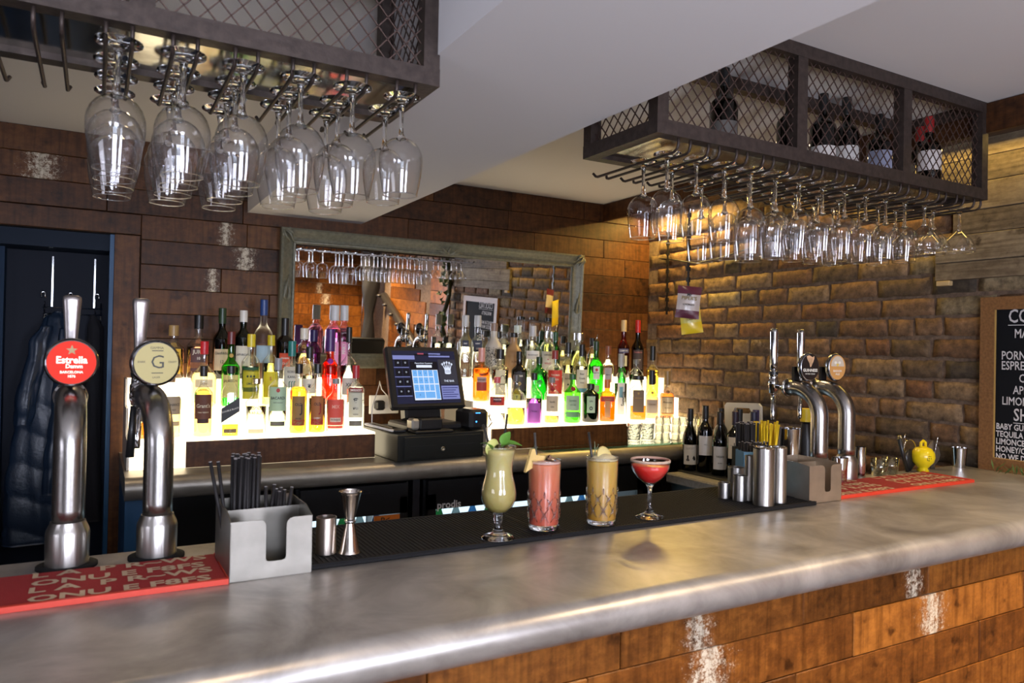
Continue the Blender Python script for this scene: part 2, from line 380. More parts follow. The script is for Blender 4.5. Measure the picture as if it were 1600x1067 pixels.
# coat rack on the door
def coat_rack():
    r = root('coat_hook_rack', 'chrome wire over-door hook rack high on the navy door', 'hook rack', (-.08, YB + .2, 1.6))
    for x in (-.075, .075):
        put('strap', MB().box(x - .003, x + .003, -.006, -.003, .03, .235).m(), CHROME, r)
    for z in (0, .026):
        put('rail', MB().tube([(-.105, -.014, z), (.105, -.014, z)], .0026, 8).m('rail', True), CHROME, r)
    for x in (-.1, -.015, .08, .1):
        pts = [(x, -.012, .05 + .0), (x, -.012, -.018), (x, -.022, -.03), (x, -.034, -.022), (x, -.034, -.01)]
        put('hook', MB().tube(pts, .0026, 6).m('hook', True), CHROME, r)
    for x in (-.105, -.01, .085):
        pts = [(x - .006, -.014, .066)] + [(x + .007 * math.cos(t), -.02, .08 + .009 * math.sin(t)) for t in (PI, PI * .75, PI * .5, PI * .25, 0)] + [(x + .007, -.026, .066)]
        put('upper_hook', MB().tube(pts, .0026, 6).m('hook', True), CHROME, r)
coat_rack()
def loft(rows, n=28, quilt=0, name='cloth'):
    """rows: (z, cx, cy, rx, ry) top to bottom"""
    vs = []
    for (z, cx, cy, rx, ry) in rows:
        for j in range(n):
            t = 2 * PI * j / n; f = 1 + .05 * math.sin(3 * t + z * 9) + .035 * math.sin(7 * t + z * 23)
            vs.append((cx + rx * f * math.cos(t), cy + ry * f * math.sin(t), z + .006 * math.sin(2 * t + 3 * cx * 20)))
    m = len(rows); fs = [(i * n + j, i * n + (j + 1) % n, (i + 1) * n + (j + 1) % n, (i + 1) * n + j) for i in range(m - 1) for j in range(n)]
    fs += [tuple(range(n)), tuple(range(m * n - 1, (m - 1) * n - 1, -1))]
    return mesh(name, vs, fs, True)
def quilted(keys, pitch, amp, step=.012):
    z = keys[0][0]; out = []
    while z >= keys[-1][0]:
        for a, b in zip(keys, keys[1:]):
            if a[0] >= z >= b[0]:
                t = (a[0] - z) / (a[0] - b[0]); v = [a[i] + (b[i] - a[i]) * t for i in range(5)]; break
        q = amp * (abs(math.sin(PI * (keys[0][0] - z) / pitch)) ** .6 - .5)
        out.append((z, v[1], v[2], max(.004, v[3] + q), max(.004, v[4] + q))); z -= step
    return out
DOWN = P('navy_padded_nylon', (.016, .032, .062), .42, 0, .3, 45)
def coat_mesh(keys, pitch, amp, seed, n=44, step=.01):
    r = random.Random(seed); rows = []; ph = [r.uniform(0, 6) for _ in range(6)]
    z = keys[0][0]; vs = []; m = 0
    while z >= keys[-1][0]:
        for a, b in zip(keys, keys[1:]):
            if a[0] >= z >= b[0]:
                t = (a[0] - z) / (a[0] - b[0]); t = t * t * (3 - 2 * t); v = [a[i] + (b[i] - a[i]) * t for i in range(5)]; break
        for j in range(n):
            t = 2 * PI * j / n
            zz = z + .02 * math.sin(t + ph[0]) + .012 * math.sin(2 * t + ph[1])
            q = amp * (abs(math.sin(PI * (keys[0][0] - zz) / pitch)) ** .5 - .6)
            f = .10 * math.sin(3 * t + ph[2] + z * 4) + .05 * math.sin(7 * t + ph[3] + z * 9) + .025 * math.sin(13 * t + 25 * z + ph[4])
            vs.append((v[1] + (v[3] + q) * (1 + f) * math.cos(t), v[2] + (v[4] + q) * (1 + f) * math.sin(t), z))
        m += 1; z -= step
    fs = [(i * n + j, i * n + (j + 1) % n, (i + 1) * n + (j + 1) % n, (i + 1) * n + j) for i in range(m - 1) for j in range(n)] + [tuple(range(n)), tuple(range(m * n - 1, (m - 1) * n - 1, -1))]
    return mesh('cloth', vs, fs, True)
DOWN = P('navy_padded_nylon', (.010, .022, .045), .38, 0, .4, 60)
c1 = root('padded_coat', 'navy quilted padded jacket hanging at the doorway left of the red tap badge', 'jacket', (-.13, YB + .2, .68))
put('coat_body', coat_mesh([(.93, .0, -.055, .012, .012), (.9, -.003, -.06, .04, .025), (.80, -.012, -.07, .062, .04), (.5, -.045, -.075, .085, .05), (.2, -.062, -.075, .10, .055), (.02, -.07, -.075, .10, .052), (.0, -.07, -.075, .09, .045)], .125, .008, 3), DOWN, c1)
put('sleeve', coat_mesh([(.87, -.04, -.10, .02, .02), (.80, -.062, -.105, .034, .03), (.55, -.10, -.12, .036, .032), (.47, -.108, -.12, .026, .024)], .11, .006, 5), DOWN, c1)
put('sleeve', coat_mesh([(.86, .03, -.12, .022, .02), (.6, .028, -.14, .036, .03), (.3, -.0, -.145, .036, .03), (.2, -.01, -.145, .028, .025)], .11, .006, 9), DOWN, c1)
c2 = root('black_coat', 'plain black coat hanging on the navy door behind the red tap badge', 'coat', (.0, YB + .195, .74))
put('coat_body', coat_mesh([(.86, -.01, -.03, .01, .01), (.8, -.0, -.035, .028, .022), (.4, -.002, -.04, .034, .024), (.0, .0, -.04, .036, .024)], .6, .002, 12), P('black_wool', (.006, .006, .009), .9), c2)

# brick wall on the right
wr = st('wall_right', MB().box(XR - .0075, XR + .12, -1.7, 3.42, 0, CEIL).m(), MORTAR)
BM = []
def rough_brick(L, seed):
    r = random.Random(seed); nx, nz = 7, 3; H = .066; D = .02
    bm = bmesh.new()
    vs = [[bm.verts.new((-(D if 0 < i < nx and 0 < j < nz else D * .78) + r.uniform(-.0022, .0022), (i / nx - .5) * L + (r.uniform(-.003, .003)), (j / nz) * H + r.uniform(-.0028, .0028))) for i in range(nx + 1)] for j in range(nz + 1)]
    for j in range(nz):
        for i in range(nx): bm.faces.new((vs[j][i], vs[j][i + 1], vs[j + 1][i + 1], vs[j + 1][i]))
    ring = [vs[0][i] for i in range(nx + 1)] + [vs[j][nx] for j in range(1, nz + 1)] + [vs[nz][i] for i in range(nx - 1, -1, -1)] + [vs[j][0] for j in range(nz - 1, 0, -1)]
    back = [bm.verts.new((.004, v.co.y, v.co.z)) for v in ring]
    for i in range(len(ring)): bm.faces.new((ring[i], back[i], back[(i + 1) % len(ring)], ring[(i + 1) % len(ring)]))
    bm.normal_update(); bmesh.ops.recalc_face_normals(bm, faces=bm.faces)
    m = bpy.data.meshes.new('brick'); bm.to_mesh(m); bm.free(); m.materials.append(BRICK); m.polygons.foreach_set('use_smooth', [True] * len(m.polygons)); return m
full = [rough_brick(.212, s) for s in range(9)]; half = [rough_brick(.1, 50 + s) for s in range(5)]; tq = [rough_brick(.155, 80 + s) for s in range(4)]
zc = .94; c = 0; nb = 0
while zc < 2.2:
    y = 3.37 - (.0 if c % 2 else .09) - rnd.uniform(0, .03)
    while y > .62:
        q = rnd.random(); arr, L = (full, .212) if q < .62 else ((half, .1) if q < .86 else (tq, .155))
        if zc > 1.86 and y < 1.58: break
        if nb < 296: put('brick', rnd.choice(arr), BRICK, wr, (XR + .002, y - L / 2, zc + rnd.uniform(-.002, .002))); nb += 1
        y -= L + rnd.uniform(.011, .017)
    zc += .0795; c += 1
# pale boards above the chalkboard
zb = 1.782
for k, h in enumerate((.066, .098, .085, .1, .09, .072)):
    x0, x1 = .35, (1.665 if k in (0, 1) else 1.60) if k < 3 else 1.655
    plank(wr, x0, x1 - .0, zb, zb + h, y=XR - .03, mat=PL_GREY, th=.022, axis='y', lift=rnd.uniform(0, .006)); zb += h
put('wall_peg', cbox(.03, .05, .018, .002), P('pale_pine', (.5, .36, .18), .6), wr, (XR - .025, 1.63, 1.763))
# boards of the wall to the right of the room behind the camera (seen in the mirror)
for k in range(12):
    z0 = .9 + k * .118
    plank(wr, -1.0, rnd.uniform(-.4, .1), z0, z0 + .116, y=XR - .02, mat=PL_BAR, axis='y')
    plank(wr, .1, .55, z0, z0 + .116, y=XR - .02, mat=PL_BARP if k == 8 else PL_BAR, axis='y')
# pelmet along the top of the brick wall
pe = st('pelmet', MB().box(2.476, 2.80, .4, YB - .002, 2.285, CEIL).m(), P('pelmet_top', (.05, .03, .02), .8))
y = .4
while y < YB - .05:
    y2 = min(y + rnd.uniform(.6, .9), YB - .002)
    if YB - y2 < .2: y2 = YB - .002
    plank(pe, y, y2, 2.212, CEIL - .002, y=2.456, mat=PL_BACK, axis='y'); y = y2
# rear wall behind the camera: planks right, window left (only seen in the mirror and reflections)
wf = st('wall_front', MB().box(-2.3, -.56, -1.75, -1.67, 0, CEIL).box(-.56, .26, -1.75, -1.67, 0, .9).box(-.56, .26, -1.75, -1.67, 2.2, CEIL).box(.26, .9, -1.75, -1.67, 0, CEIL).box(.9, 1.4, -1.75, -1.67, 0, .9).box(.9, 1.4, -1.75, -1.67, 2.2, CEIL).box(1.4, 2.9, -1.75, -1.67, 0, CEIL).m(), P('plaster_wall', (.3, .26, .22), .8))
for k in range(12):
    z0 = .88 + k * .119; x = 1.42
    while x < 2.78:
        x2 = min(2.79, x + rnd.uniform(.4, .8)); plank(wf, x, x2, z0, z0 + .117, y=-1.67, mat=PL_BARP if rnd.random() < .3 else PL_BAR, lift=.012); x = x2
wn = st('window_1', MB().box(-.56, .26, -1.72, -1.715, .9, 2.2).m(), EM('daylight_sky_pane', (.72, .82, 1), WINDOW_E))
wn2 = st('added_window_2', MB().box(.9, 1.4, -1.72, -1.715, .9, 2.2).m(), EM('daylight_sky_pane', (.72, .82, 1), WINDOW_E))  # glowing window added so daylight reaches the ceiling right of the beam
WF = P('white_window_frame', (.5, .5, .48), .5)
for x in (-.56, -.17, .23): st('window_frame', MB().box(x, x + .04, -1.712, -1.66, .9, 2.2).m(), WF, wn)
for x in (.9, 1.36): st('window_frame', MB().box(x, x + .04, -1.712, -1.66, .9, 2.2).m(), WF, wn2)
for z in (.9, 1.72, 2.16): st('window_frame', MB().box(.9, 1.4, -1.712, -1.66, z, z + .04).m(), WF, wn2)
for z in (.9, 1.72, 2.16): st('window_frame', MB().box(-.56, .27, -1.712, -1.66, z, z + .04).m(), WF, wn)
# carved dark rail on the right wall, ivy and dark fabric, seen in the mirror
rl = root('carved_rail', 'dark carved handrail slanting up the side wall, seen in the mirror', 'handrail', (XR - .06, -.35, 1.2))
a, b2 = Vector((0, -.75, .42)), Vector((0, .85, -.3))
put('rail', MB().tube([a, b2], .045, 8).m('rail', True), P('black_carved_wood', (.02, .017, .014), .35, 0, .6, 60), rl)
for i in range(9):
    p = a.lerp(b2, i / 8); put('carving', MB().lathe([(0, -.02), (.03, -.012), (.04, 0), (.03, .012), (0, .02)], 10, p + Vector((-.045, 0, .0))).m('carving', True), P('black_carved_wood', (.02, .017, .014), .35, 0, .6, 60), rl)
iv = root('ivy_garland', 'dark green ivy garland hanging by the chalkboard, seen in the mirror', 'ivy', (XR - .08, .62, 1.0))
put('hanging_stem', MB().tube([(0.03 * math.sin(i), .02 * math.cos(i * 2), i * .1) for i in range(12)], .02, 6).m('stem', True), P('dark_ivy_stem', (.01, .016, .01), .8), iv)
lm = mesh('leaf', [(0, 0, -.03), (-.02, .028, -.005), (-.006, .012, .012), (-.004, 0, .032), (-.006, -.012, .012), (-.02, -.028, -.005)], [(0, 1, 2), (0, 2, 3), (0, 3, 4), (0, 4, 5)])
for i in range(60):
    put('leaf', lm, P('ivy_leaf_green', (.035, .075, .02), .5), iv, (rnd.uniform(-.06, 0), rnd.uniform(-.06, .06), rnd.uniform(.0, 1.12)), (rnd.uniform(-1, 1), rnd.uniform(-.8, .8), rnd.uniform(-1, 1)))
cu = root('beaded_curtain', 'black tied curtain with bead strings, seen in the mirror', 'curtain', (2.62, -1.2, .9))
put('curtain_cloth', loft(quilted([(1.35, 0, 0, .1, .05), (.8, 0, 0, .1, .05), (.5, 0, 0, .05, .03), (0, 0, 0, .1, .05)], 3, .0, .05)), P('black_curtain', (.01, .01, .012), .7), cu)
put('bead_strings', MB().tube([(-.06, -.06, 0), (-.06, -.06, 1.3)], .006, 6).tube([(-.03, -.07, 0), (-.03, -.07, 1.3)], .006, 6).m('beads', True), CHROME, cu)

# ceiling downlights over the room and the serving alley
def downlight(x, y, power, col=(1, .72, .42), z=CEIL, ang=110):
    d = root('ceiling_downlight', 'small round recessed ceiling downlight', 'downlight', (x, y, z), group='ceiling downlights')
    put('bezel', MB().lathe([(.03, -.001), (.042, -.001), (.042, -.006), (.03, -.008)], 20, closed=True).m('bezel', True), CHROME, d)
    put('bulb', MB().lathe([(0, -.004), (.028, -.004), (.028, -.002), (0, -.002)], 16).m(), EM('warm_bulb', col, 60.0), d)
    l = bpy.data.lights.new('downlight_beam', 'SPOT'); l.energy = power; l.color = col; l.spot_size = math.radians(ang); l.spot_blend = .6; l.shadow_soft_size = .03
    o = bpy.data.objects.new('downlight_beam', l); o.location = (0, 0, -.015); COL.objects.link(o); o.parent = d
for (x, y, p) in [(.15, 2.35, .25), (1.35, 2.35, .45), (2.05, 2.1, .5), (1.6, .25, 2.8), (.3, .2, 1.0), (2.35, .3, 3.2), (2.3, -.95, 8.0), (1.6, -1.0, 5.0), (1.6, -.5, 1.0), (2.2, -.4, 2.2)]:
    downlight(x, y, SPOT_W * p)

# ================================================================== BAR
bar = root('bar_counter', 'long pewter-topped bar with a rounded nose and wooden plank front', 'bar counter', (0, 0, 0))
YN = .985; RN = .033
pts = [(1.575, 1.10), (1.575, 1.034)]
pts += [(YN - RN * math.sin(t), 1.067 - RN * math.cos(t)) for t in [PI * i / 14 for i in range(15)]]
put('worktop', smooth_angle(sheet_profile(pts, -1.3, XR - .0215)), ZINC, bar)
put('carcass', MB().box(-1.3, XR - .03, 1.03, 1.10, 0, 1.034).box(-1.3, XR - .03, 1.10, 1.5, .2, .25).box(-1.3, XR - .03, 1.46, 1.5, 0, 1.034).m(), P('bar_carcass', (.03, .02, .015), .7), bar)
zt = 1.032; r_ = 0
while zt > .05:
    h = [.078, .094, .1, .09, .1, .095][r_ % 6]; x = -1.25
    while x < XR - .03:
        x2 = min(x + rnd.uniform(.3, .75), XR - .024)
        if XR - x2 < .12: x2 = XR - .024
        pm = painted(BRC, .34, PATCH_F.get(r_, ()), x, x2) or PL_BAR
        plank(bar, x, x2, zt - h, zt, y=1.012, mat=pm, lift=rnd.uniform(0, .002)); x = x2
    zt -= h; r_ += 1

# back counter along the rear wall and the lower return counter on the right
bc = root('back_counter', 'pewter back counter with a thick rounded edge under the lit bottle shelves', 'counter', (0, 0, 0))
RN2 = .038
pts = [(YB - .006, 1.05), (YB - .006, .972)] + [(2.735 - RN2 * math.sin(t), 1.011 - .039 * math.cos(t)) for t in [PI * i / 14 for i in range(15)]]
put('worktop', smooth_angle(sheet_profile(pts, .095, XR - .0215)), ZINC2, bc)
put('end_panel', MB().box(.098, .15, 2.75, YB - .012, .0, .971).m(), BLUE, bc)
put('back_panel', MB().box(.15, XR - .03, 3.30, YB - .012, 0, .971).m(), BLACKP, bc)
for x in (.62, 1.13):
    put('divider', MB().box(x, x + .03, 2.80, 3.3, 0, .971).m(), P('dark_grey_metal', (.05, .05, .055), .4, .6), bc)
rc = root('return_counter', 'lower counter by the brick wall carrying the wine bottles', 'counter', (0, 0, 0))
put('worktop', cbox(.44, 1.07, .045, .006), P('grey_stone_counter', (.22, .21, .2), .5, 0, .05, 60, .2), rc, (2.56, 2.135, .885))
put('cabinet', MB().box(2.37, XR - .03, 1.62, 2.66, 0, .885).m(), BLACKP, rc)
tag(put('drip_mat', cbox(.36, .86, .006, .002), P('black_perforated_mat', (.02, .02, .018), .6, 0, .8, 300), None, (2.6, 2.25, .93)), 'black ribbed rubber mat under the wine bottles', 'mat')

def fridge(x0, x1, label, doors):
    f = root('bottle_fridge', label, 'fridge', ((x0 + x1) / 2, 3.0, 0))
    w = x1 - x0
    put('body', MB().box(-w / 2, w / 2, -.2, .28, .0, .1).box(-w / 2, -w / 2 + .03, -.2, .28, .1, .86).box(w / 2 - .03, w / 2, -.2, .28, .1, .86).box(-w / 2, w / 2, .25, .28, .1, .86).box(-w / 2, w / 2, -.2, .28, .86, .955).m(), BLACKP, f)
    put('interior_light', MB().box(-w / 2 + .04, w / 2 - .04, .2, .24, .12, .85).m(), EM('fridge_white_light', (.75, .88, 1), 1.6), f)
    dw = (w - .02) / doors
    for i in range(doors):
        a = -w / 2 + .01 + dw * i; d = put('door', MB().box(a, a + .035, -.23, -.203, .1, .90).box(a + dw - .035, a + dw - .004, -.23, -.203, .1, .90).box(a, a + dw - .004, -.23, -.203, .838, .955).box(a, a + dw - .004, -.23, -.203, .06, .13).m(), BLACKP, f)
        put('door_glass', MB().box(a + .035, a + dw - .035, -.222, -.214, .13, .838).m(), GL('door_glass', (.9, .95, .95), .8, .6), d)
        put('handle', cbox(.1, .012, .012, .003), P('dark_handle', (.04, .04, .045), .3, .5), d, (a + dw / 2, -.236, .925))
    return f, w
f1, w1 = fridge(.665, 1.11, 'black bottle fridge with orange shelf tag, left under the back counter', 1)
f2, w2 = fridge(1.175, 2.30, 'black double-door bottle fridge right of the other one under the back counter', 2)
tag_ = put('shelf_tag', MB().box(.07, .175, -.236, -.231, .796, .835).m(), P('orange_tag', (.75, .2, .02), .5), f1)
v, f = text_flat('P<', .036, .01); put('lettering', MB().add(v, f).m(), P('tag_print', (.05, .02, .01), .5), tag_, (.115, -.2375, .815))
v, f = text_flat('prodis', .042, .025); put('lettering', MB().add(v, f).m(), P('white_print', (.8, .8, .8), .5), f2, (-.5 + .04, -.2318, .853))
fr_i = 0
for x in [.74, .81, .88, .95, 1.02] + [1.3, 1.38, 1.46, 1.54, 1.62] + [1.83, 1.9, 1.97, 2.04, 2.11]:
    b = root('chilled_bottle', ['clear', 'pale blue', 'green'][fr_i % 3] + ' chilled bottle inside the ' + ('left' if x < 1.2 else 'right') + ' fridge behind glass', 'bottle', (x, 2.92, .62), group='chilled bottles in the fridges')
    put('glass', MB().lathe([(.028, 0), (.03, .01), (.03, .13), (.012, .18), (.012, .215)], 12).m('glass', True), GL('chill', [(.35, .4, .4), (.15, .3, .45), (.1, .28, .14)][fr_i % 3], .5), b)
    put('cap', MB().lathe([(.014, .215), (.014, .228)], 12).m('cap', True), P('dark_cap', (.03, .04, .08), .4), b); fr_i += 1
    put('stand', MB().box(-.035, .035, -.06, .06, -.01, -.001).m(), CHROME, b)

# lit stepped bottle shelves
ACR = EM('lit_white_acrylic', (1, .83, .56), SHELF_E)
def unit(x0, x1, label, fx0, fx1):
    u = root('lit_bottle_shelf', label, 'shelf', (0, 0, 0))
    put('light_box', MB().box(x0, x1, 2.868, 3.31, 1.051, 1.15).box(x0, x1, 3.012, 3.31, 1.15, 1.25).box(x0, x1, 3.132, 3.31, 1.25, 1.35).m(), ACR, u)
    put('wooden_fascia', cbox(fx1 - fx0, .014, .091, .001), PL_BACK, u, ((fx0 + fx1) / 2, 2.859, 1.052))
    put('end_trim', MB().box(x0 - .008, x0 - .0005, 2.866, 3.31, 1.051, 1.154).box(x0 - .008, x0 - .0005, 3.01, 3.31, 1.154, 1.254).box(x0 - .008, x0 - .0005, 3.13, 3.31, 1.254, 1.354).m(), P('milky_acrylic_end', (.7, .66, .58), .3), u)
    return u
unit(.112, .99, 'stepped backlit white bottle shelf with wooden fascia left of the till', .29, .985)
unit(1.5, 2.72, 'stepped backlit white bottle shelf with wooden fascia right of the till', 1.515, 2.26)
tag(put('glass_plate', cbox(.78, .12, .008, .002), GL('green_glass', (.55, .75, .65), .6, 1.5), None, (2.1, 2.785, 1.0505)), 'greenish clear glass plate lying on the back counter edge', 'glass plate')

# ------------------------------------------------------------------ mirror
mi = root('wall_mirror', 'wide wall mirror in an ornate sage grey frame behind the bottles', 'mirror', (1.495, 3.357, 1.392), (math.radians(2.7), 0, 0))
MW, MH = 1.595, .615
FR = P('sage_grey_carved_frame', (.15, .148, .105), .42, .15, .5, 70, .2)
prof = [(0, 0), (0, -.034), (.008, -.04), (.016, -.036), (.024, -.03), (.04, -.02), (.052, -.016), (.056, -.022), (.062, -.022), (.066, -.012), (.07, -.008), (.07, 0)]
vs = []; n = len(prof)
for sx, sz in ((-1, 0), (1, 0), (1, 1), (-1, 1)):
    for (o, y) in prof:
        vs.append((sx * (MW / 2 - o), y, (o if sz == 0 else MH - o)))
fs = [((c * n + i), (c * n + i + 1), ((c + 1) % 4 * n + i + 1), ((c + 1) % 4 * n + i)) for c in range(4) for i in range(n - 1)]
put('frame', mesh('frame', vs, fs), FR, mi)
put('backing', MB().box(-MW / 2 + .005, MW / 2 - .005, -.006, 0, .005, MH - .005).m(), P('mirror_backing', (.05, .05, .04), .8), mi)
put('mirror_glass', MB().box(-MW / 2 + .066, MW / 2 - .066, -.0105, -.0062, .066, MH - .066).m(), P('silvered_mirror', (.9, .9, .88), .01, 1), mi)
def leaf_orn(w, h):
    mb = MB()
    for k, (a, l) in enumerate([(0, 1), (.5, .85), (-.5, .85), (1.05, .7), (-1.05, .7)]):
        pts = [(math.sin(a) * l * w * t + .006 * math.sin(t * 5) * (1 if k % 2 else -1), -.005 * math.sin(PI * t) - .002, math.cos(a) * l * h * t) for t in [i / 5 for i in range(6)]]
        mb.tube(pts, [.003, .006, .007, .006, .004, .0015], 6)
    return mb.m('ornament', True)
for sx, sz, ang in ((-1, 0, .8), (1, 0, -.8), (1, 1, -2.35), (-1, 1, 2.35)):
    put('corner_ornament', leaf_orn(.06, .07), FR, mi, (sx * (MW / 2 - .012), -.036, .012 if sz == 0 else MH - .012), (0, ang, 0))
for sx, z, ang in ((-1, .3, 0), (1, .3, 0)):
    put('side_ornament', leaf_orn(.03, .11), FR, mi, (sx * (MW / 2 - .03), -.03, z), (0, ang, 0)); 
put('centre_ornament', leaf_orn(.12, .04), FR, mi, (0, -.03, MH - .058), (0, 0, 0))
put('centre_ornament', leaf_orn(.12, .04), FR, mi, (0, -.03, .03), (0, 0, 0))

# ================================================================== GLASS RACKS
def wire_panel(mb, p0, du, dv, W_, H_, pitch, r=.0016):
    p0 = Vector(p0); du = Vector(du); dv = Vector(dv); hp = pitch * 1.12
    for s in (1, -1):
        k = -int(H_ / hp) - 2
        while k * pitch < W_ + H_ * pitch / hp + pitch:
            x0 = k * pitch if s == 1 else k * pitch; sl = pitch / hp * s
            za, zb_ = 0.0, H_; xa = x0; xb = x0 + sl * H_
            # clip to panel
            def clip(xa, za, xb, zb_):
                if xa > xb: xa, za, xb, zb_ = xb, zb_, xa, za
                if xb < 0 or xa > W_ or xb - xa < 1e-6: return None
                if xa < 0: za += (zb_ - za) * (-xa) / (xb - xa); xa = 0
                if xb > W_: zb_ = za + (zb_ - za) * (W_ - xa) / (xb - xa); xb = W_
                return (xa, za, xb, zb_) if xb - xa > .004 else None
            c_ = clip(xa, za, xb, zb_)
            if c_: mb.bar(p0 + du * c_[0] + dv * c_[1], p0 + du * c_[2] + dv * c_[3], r, 4)
            k += 1
def rack(name, label, x0, x1, y0, y1, z0, z1, rows, posts, pitch, tilt, rotz, left_mesh=True, right_mesh=False):
    r = root(name, label, 'glass rack', (x1 if tilt > 0 else x0, y0, z0), (0, tilt, rotz))
    ox = r.location.x; X0, X1 = x0 - ox, x1 - ox; D = y1 - y0; H_ = z1 - z0; t = .034
    fr = MB()
    for y in (0, D - t):
        fr.box(X0, X1, y, y + t, 0, t); fr.box(X0, X1, y, y + t, H_ - t, H_)
    for x in (X0, X1 - t):
        fr.box(x, x + t, t, D - t, 0, t); fr.box(x, x + t, t, D - t, H_ - t, H_)
    for x in (X0, X1 - t):
        for y in (0, D - t): fr.box(x + .0006, x + t - .0006, y + .0006, y + t - .0006, t, H_ - t)
    put('frame', fr.m(), IRON, r)
    for p in posts:
        px = p - ox
        put('post', MB().box(px - .019, px + .019, .001, t, t, H_ - t).m(), IRON, r)
        put('post', MB().box(px - .019, px + .019, D - t, D - .001, t, H_ - t).m(), IRON, r)
    put('shelf_sheet', MB().box(X0 + t, X1 - t, t, D - t, .012, .015).m(), P('galvanised_sheet', (.42, .42, .38), .16, 1, .12, 14), r)
    mb = MB(); wire_panel(mb, (X0 + t, .016, t), (1, 0, 0), (0, 0, 1), X1 - X0 - 2 * t, H_ - 2 * t, pitch)
    put('front_mesh', mb.m(), P('brown_wire', (.09, .055, .045), .5, .5), r)
    if left_mesh:
        mb = MB(); wire_panel(mb, (X0 + .016, t, t), (0, 1, 0), (0, 0, 1), D - 2 * t, H_ - 2 * t, pitch); put('end_mesh', mb.m(), P('brown_wire', (.09, .055, .045), .5, .5), r)
    if right_mesh:
        mb = MB(); wire_panel(mb, (X1 - .016, t, t), (0, 1, 0), (0, 0, 1), D - 2 * t, H_ - 2 * t, pitch); put('end_mesh', mb.m(), P('brown_wire', (.09, .055, .045), .5, .5), r)
    for x in rows:
        for s in (-1, 1):
            a = x - ox + s * .0185
            tip = (a - .004, D + .052, -.018) if s < 0 else (a + .004, D + .052, -.018)
            pts = [(a, .012, .004), (a, .012, -.014), (a, .016, -.024), (a, .026, -.029), (a, .04, -.03), (a, D + .035, -.03), (a, D + .045, -.027), tip]
            put('hanger_rod', MB().tube(pts, .0036, 7).m('rod', True), IRON, r)
    return r
RR_X = [1.205 + .0945 * k for k in range(14)]
RL_X = [.506 - .0965 * k for k in range(9)]
TR_ = math.radians(1.2); TL_ = -math.radians(1.6)
rackR = rack('glass_rack_right', 'long iron and wire mesh glass rack hanging over the bar right of the beam', 1.112, 2.47, 1.318, 1.615, 2.0, 2.309, RR_X, [1.60, 2.05], .034, 0, 0)
rackL = rack('glass_rack', 'iron and wire mesh glass rack hanging left of the beam', -.75, .57, 1.318, 1.600, 2.0, 2.309, RL_X, [.055, -.42], .037, 0, 0, True, True)
rackR.name = 'glass_rack'
for rk in (rackR, rackL): pass

# stemware: foot at the top when hung; built upright with the foot on z=0
def stemware(kind):
    if kind == 'burgundy': H, rb, rr, st_, rf = .205, .0440, .0325, .084, .036
    elif kind == 'small': H, rb, rr, st_, rf = .19, .0420, .0325, .078, .035
    elif kind == 'wine': H, rb, rr, st_, rf = .195, .0395, .032, .085, .034
    elif kind == 'goblet': H, rb, rr, st_, rf = .226, .042, .0355, .098, .037
    elif kind == 'coupe': H, rb, rr, st_, rf = .142, .047, .0455, .072, .033
    solid = [(0, 0), (rf, 0), (rf, .0022), (rf * .6, .0048), (rf * .25, .009), (.0058, .02), (.0042, .035), (.0040, st_ * .75), (.0052, st_ - .006), (.010, st_ + .004), (.0035, st_ + .008), (0, st_ + .0085)]
    if kind == 'coupe': bowl = [(.009, st_ + .003), (.02, st_ + .013), (.036, st_ + .03), (.045, st_ + .048), (rb, st_ + .058), (rr, H)]
    else:
        bh = H - st_
        bowl = [(.009, st_ + .003)] + [(.009 + (rb - .009) * math.sin(PI / 2 * t) ** .85, st_ + .003 + bh * .36 * (1 - math.cos(PI / 2 * t)) ** .82) for t in (.2, .4, .6, .8, .92, 1)]
        bowl += [(rb * .995, st_ + bh * .48), (rb * .965, st_ + bh * .62), (rr + (rb - rr) * .45, st_ + bh * .82), (rr, H)]
    s = MB().lathe(solid, 18).m('stem', True)
    b = MB().open_lathe(bowl, 32).m('bowl', True)
    rim = MB().lathe([(rr + .0008, H), (rr, H + .0009), (rr - .0008, H), (rr, H - .0009)], 32, closed=True).m('rim', True)
    g = [s, b, rim]; [g[0].materials.append(SOLIDGLASS), g[1].materials.append(GL('wine_glass_bowl', (.985, .985, .99), .62, 1.15)), g[2].materials.append(SOLIDGLASS)]
    return g, H
SW = {k: stemware(k) for k in ('burgundy', 'small', 'wine', 'goblet', 'coupe')}
ORD = ['first', 'second', 'third', 'fourth', 'fifth', 'sixth', 'seventh', 'eighth', 'ninth', 'tenth', 'eleventh', 'twelfth', 'thirteenth', 'fourteenth']
KN = {'burgundy': 'round wine glass', 'small': 'small round wine glass', 'wine': 'slim wine glass', 'goblet': 'tall goblet', 'coupe': 'shallow coupe glass'}
def hang(kind, x, y, z, label, group):
    (s, b, r), H = SW[kind]
    g = root({'burgundy': 'wine_glass', 'small': 'wine_glass', 'wine': 'wine_glass', 'goblet': 'goblet', 'coupe': 'coupe_glass'}[kind], label, 'glass', (x, y, z), (PI, 0, rnd.uniform(0, 3)), group)
    g.rotation_euler = (PI + rnd.uniform(-.012, .012), rnd.uniform(-.012, .012), rnd.uniform(0, 3))
    put('stem', s, None, g); put('bowl', b, None, g); put('rim', r, None, g)
ZF = 1.9792
rowsL = [(0, 2), (1, 3), (2, 3), (3, 4), (4, 5), (5, 5)]
for k, nn in rowsL:
    for i in range(min(nn, 4)):
        kd = 'small' if k == 0 else 'burgundy'; hang(kd, RL_X[k] + rnd.uniform(-.001, .001), [1.352, 1.444, 1.536, 1.628][i], ZF, f'clear {KN[kd]}, left rack, {ORD[k]} row from the beam, {["front", "second", "third", "fourth"][i]} in its row', 'wine glasses in the left rack')
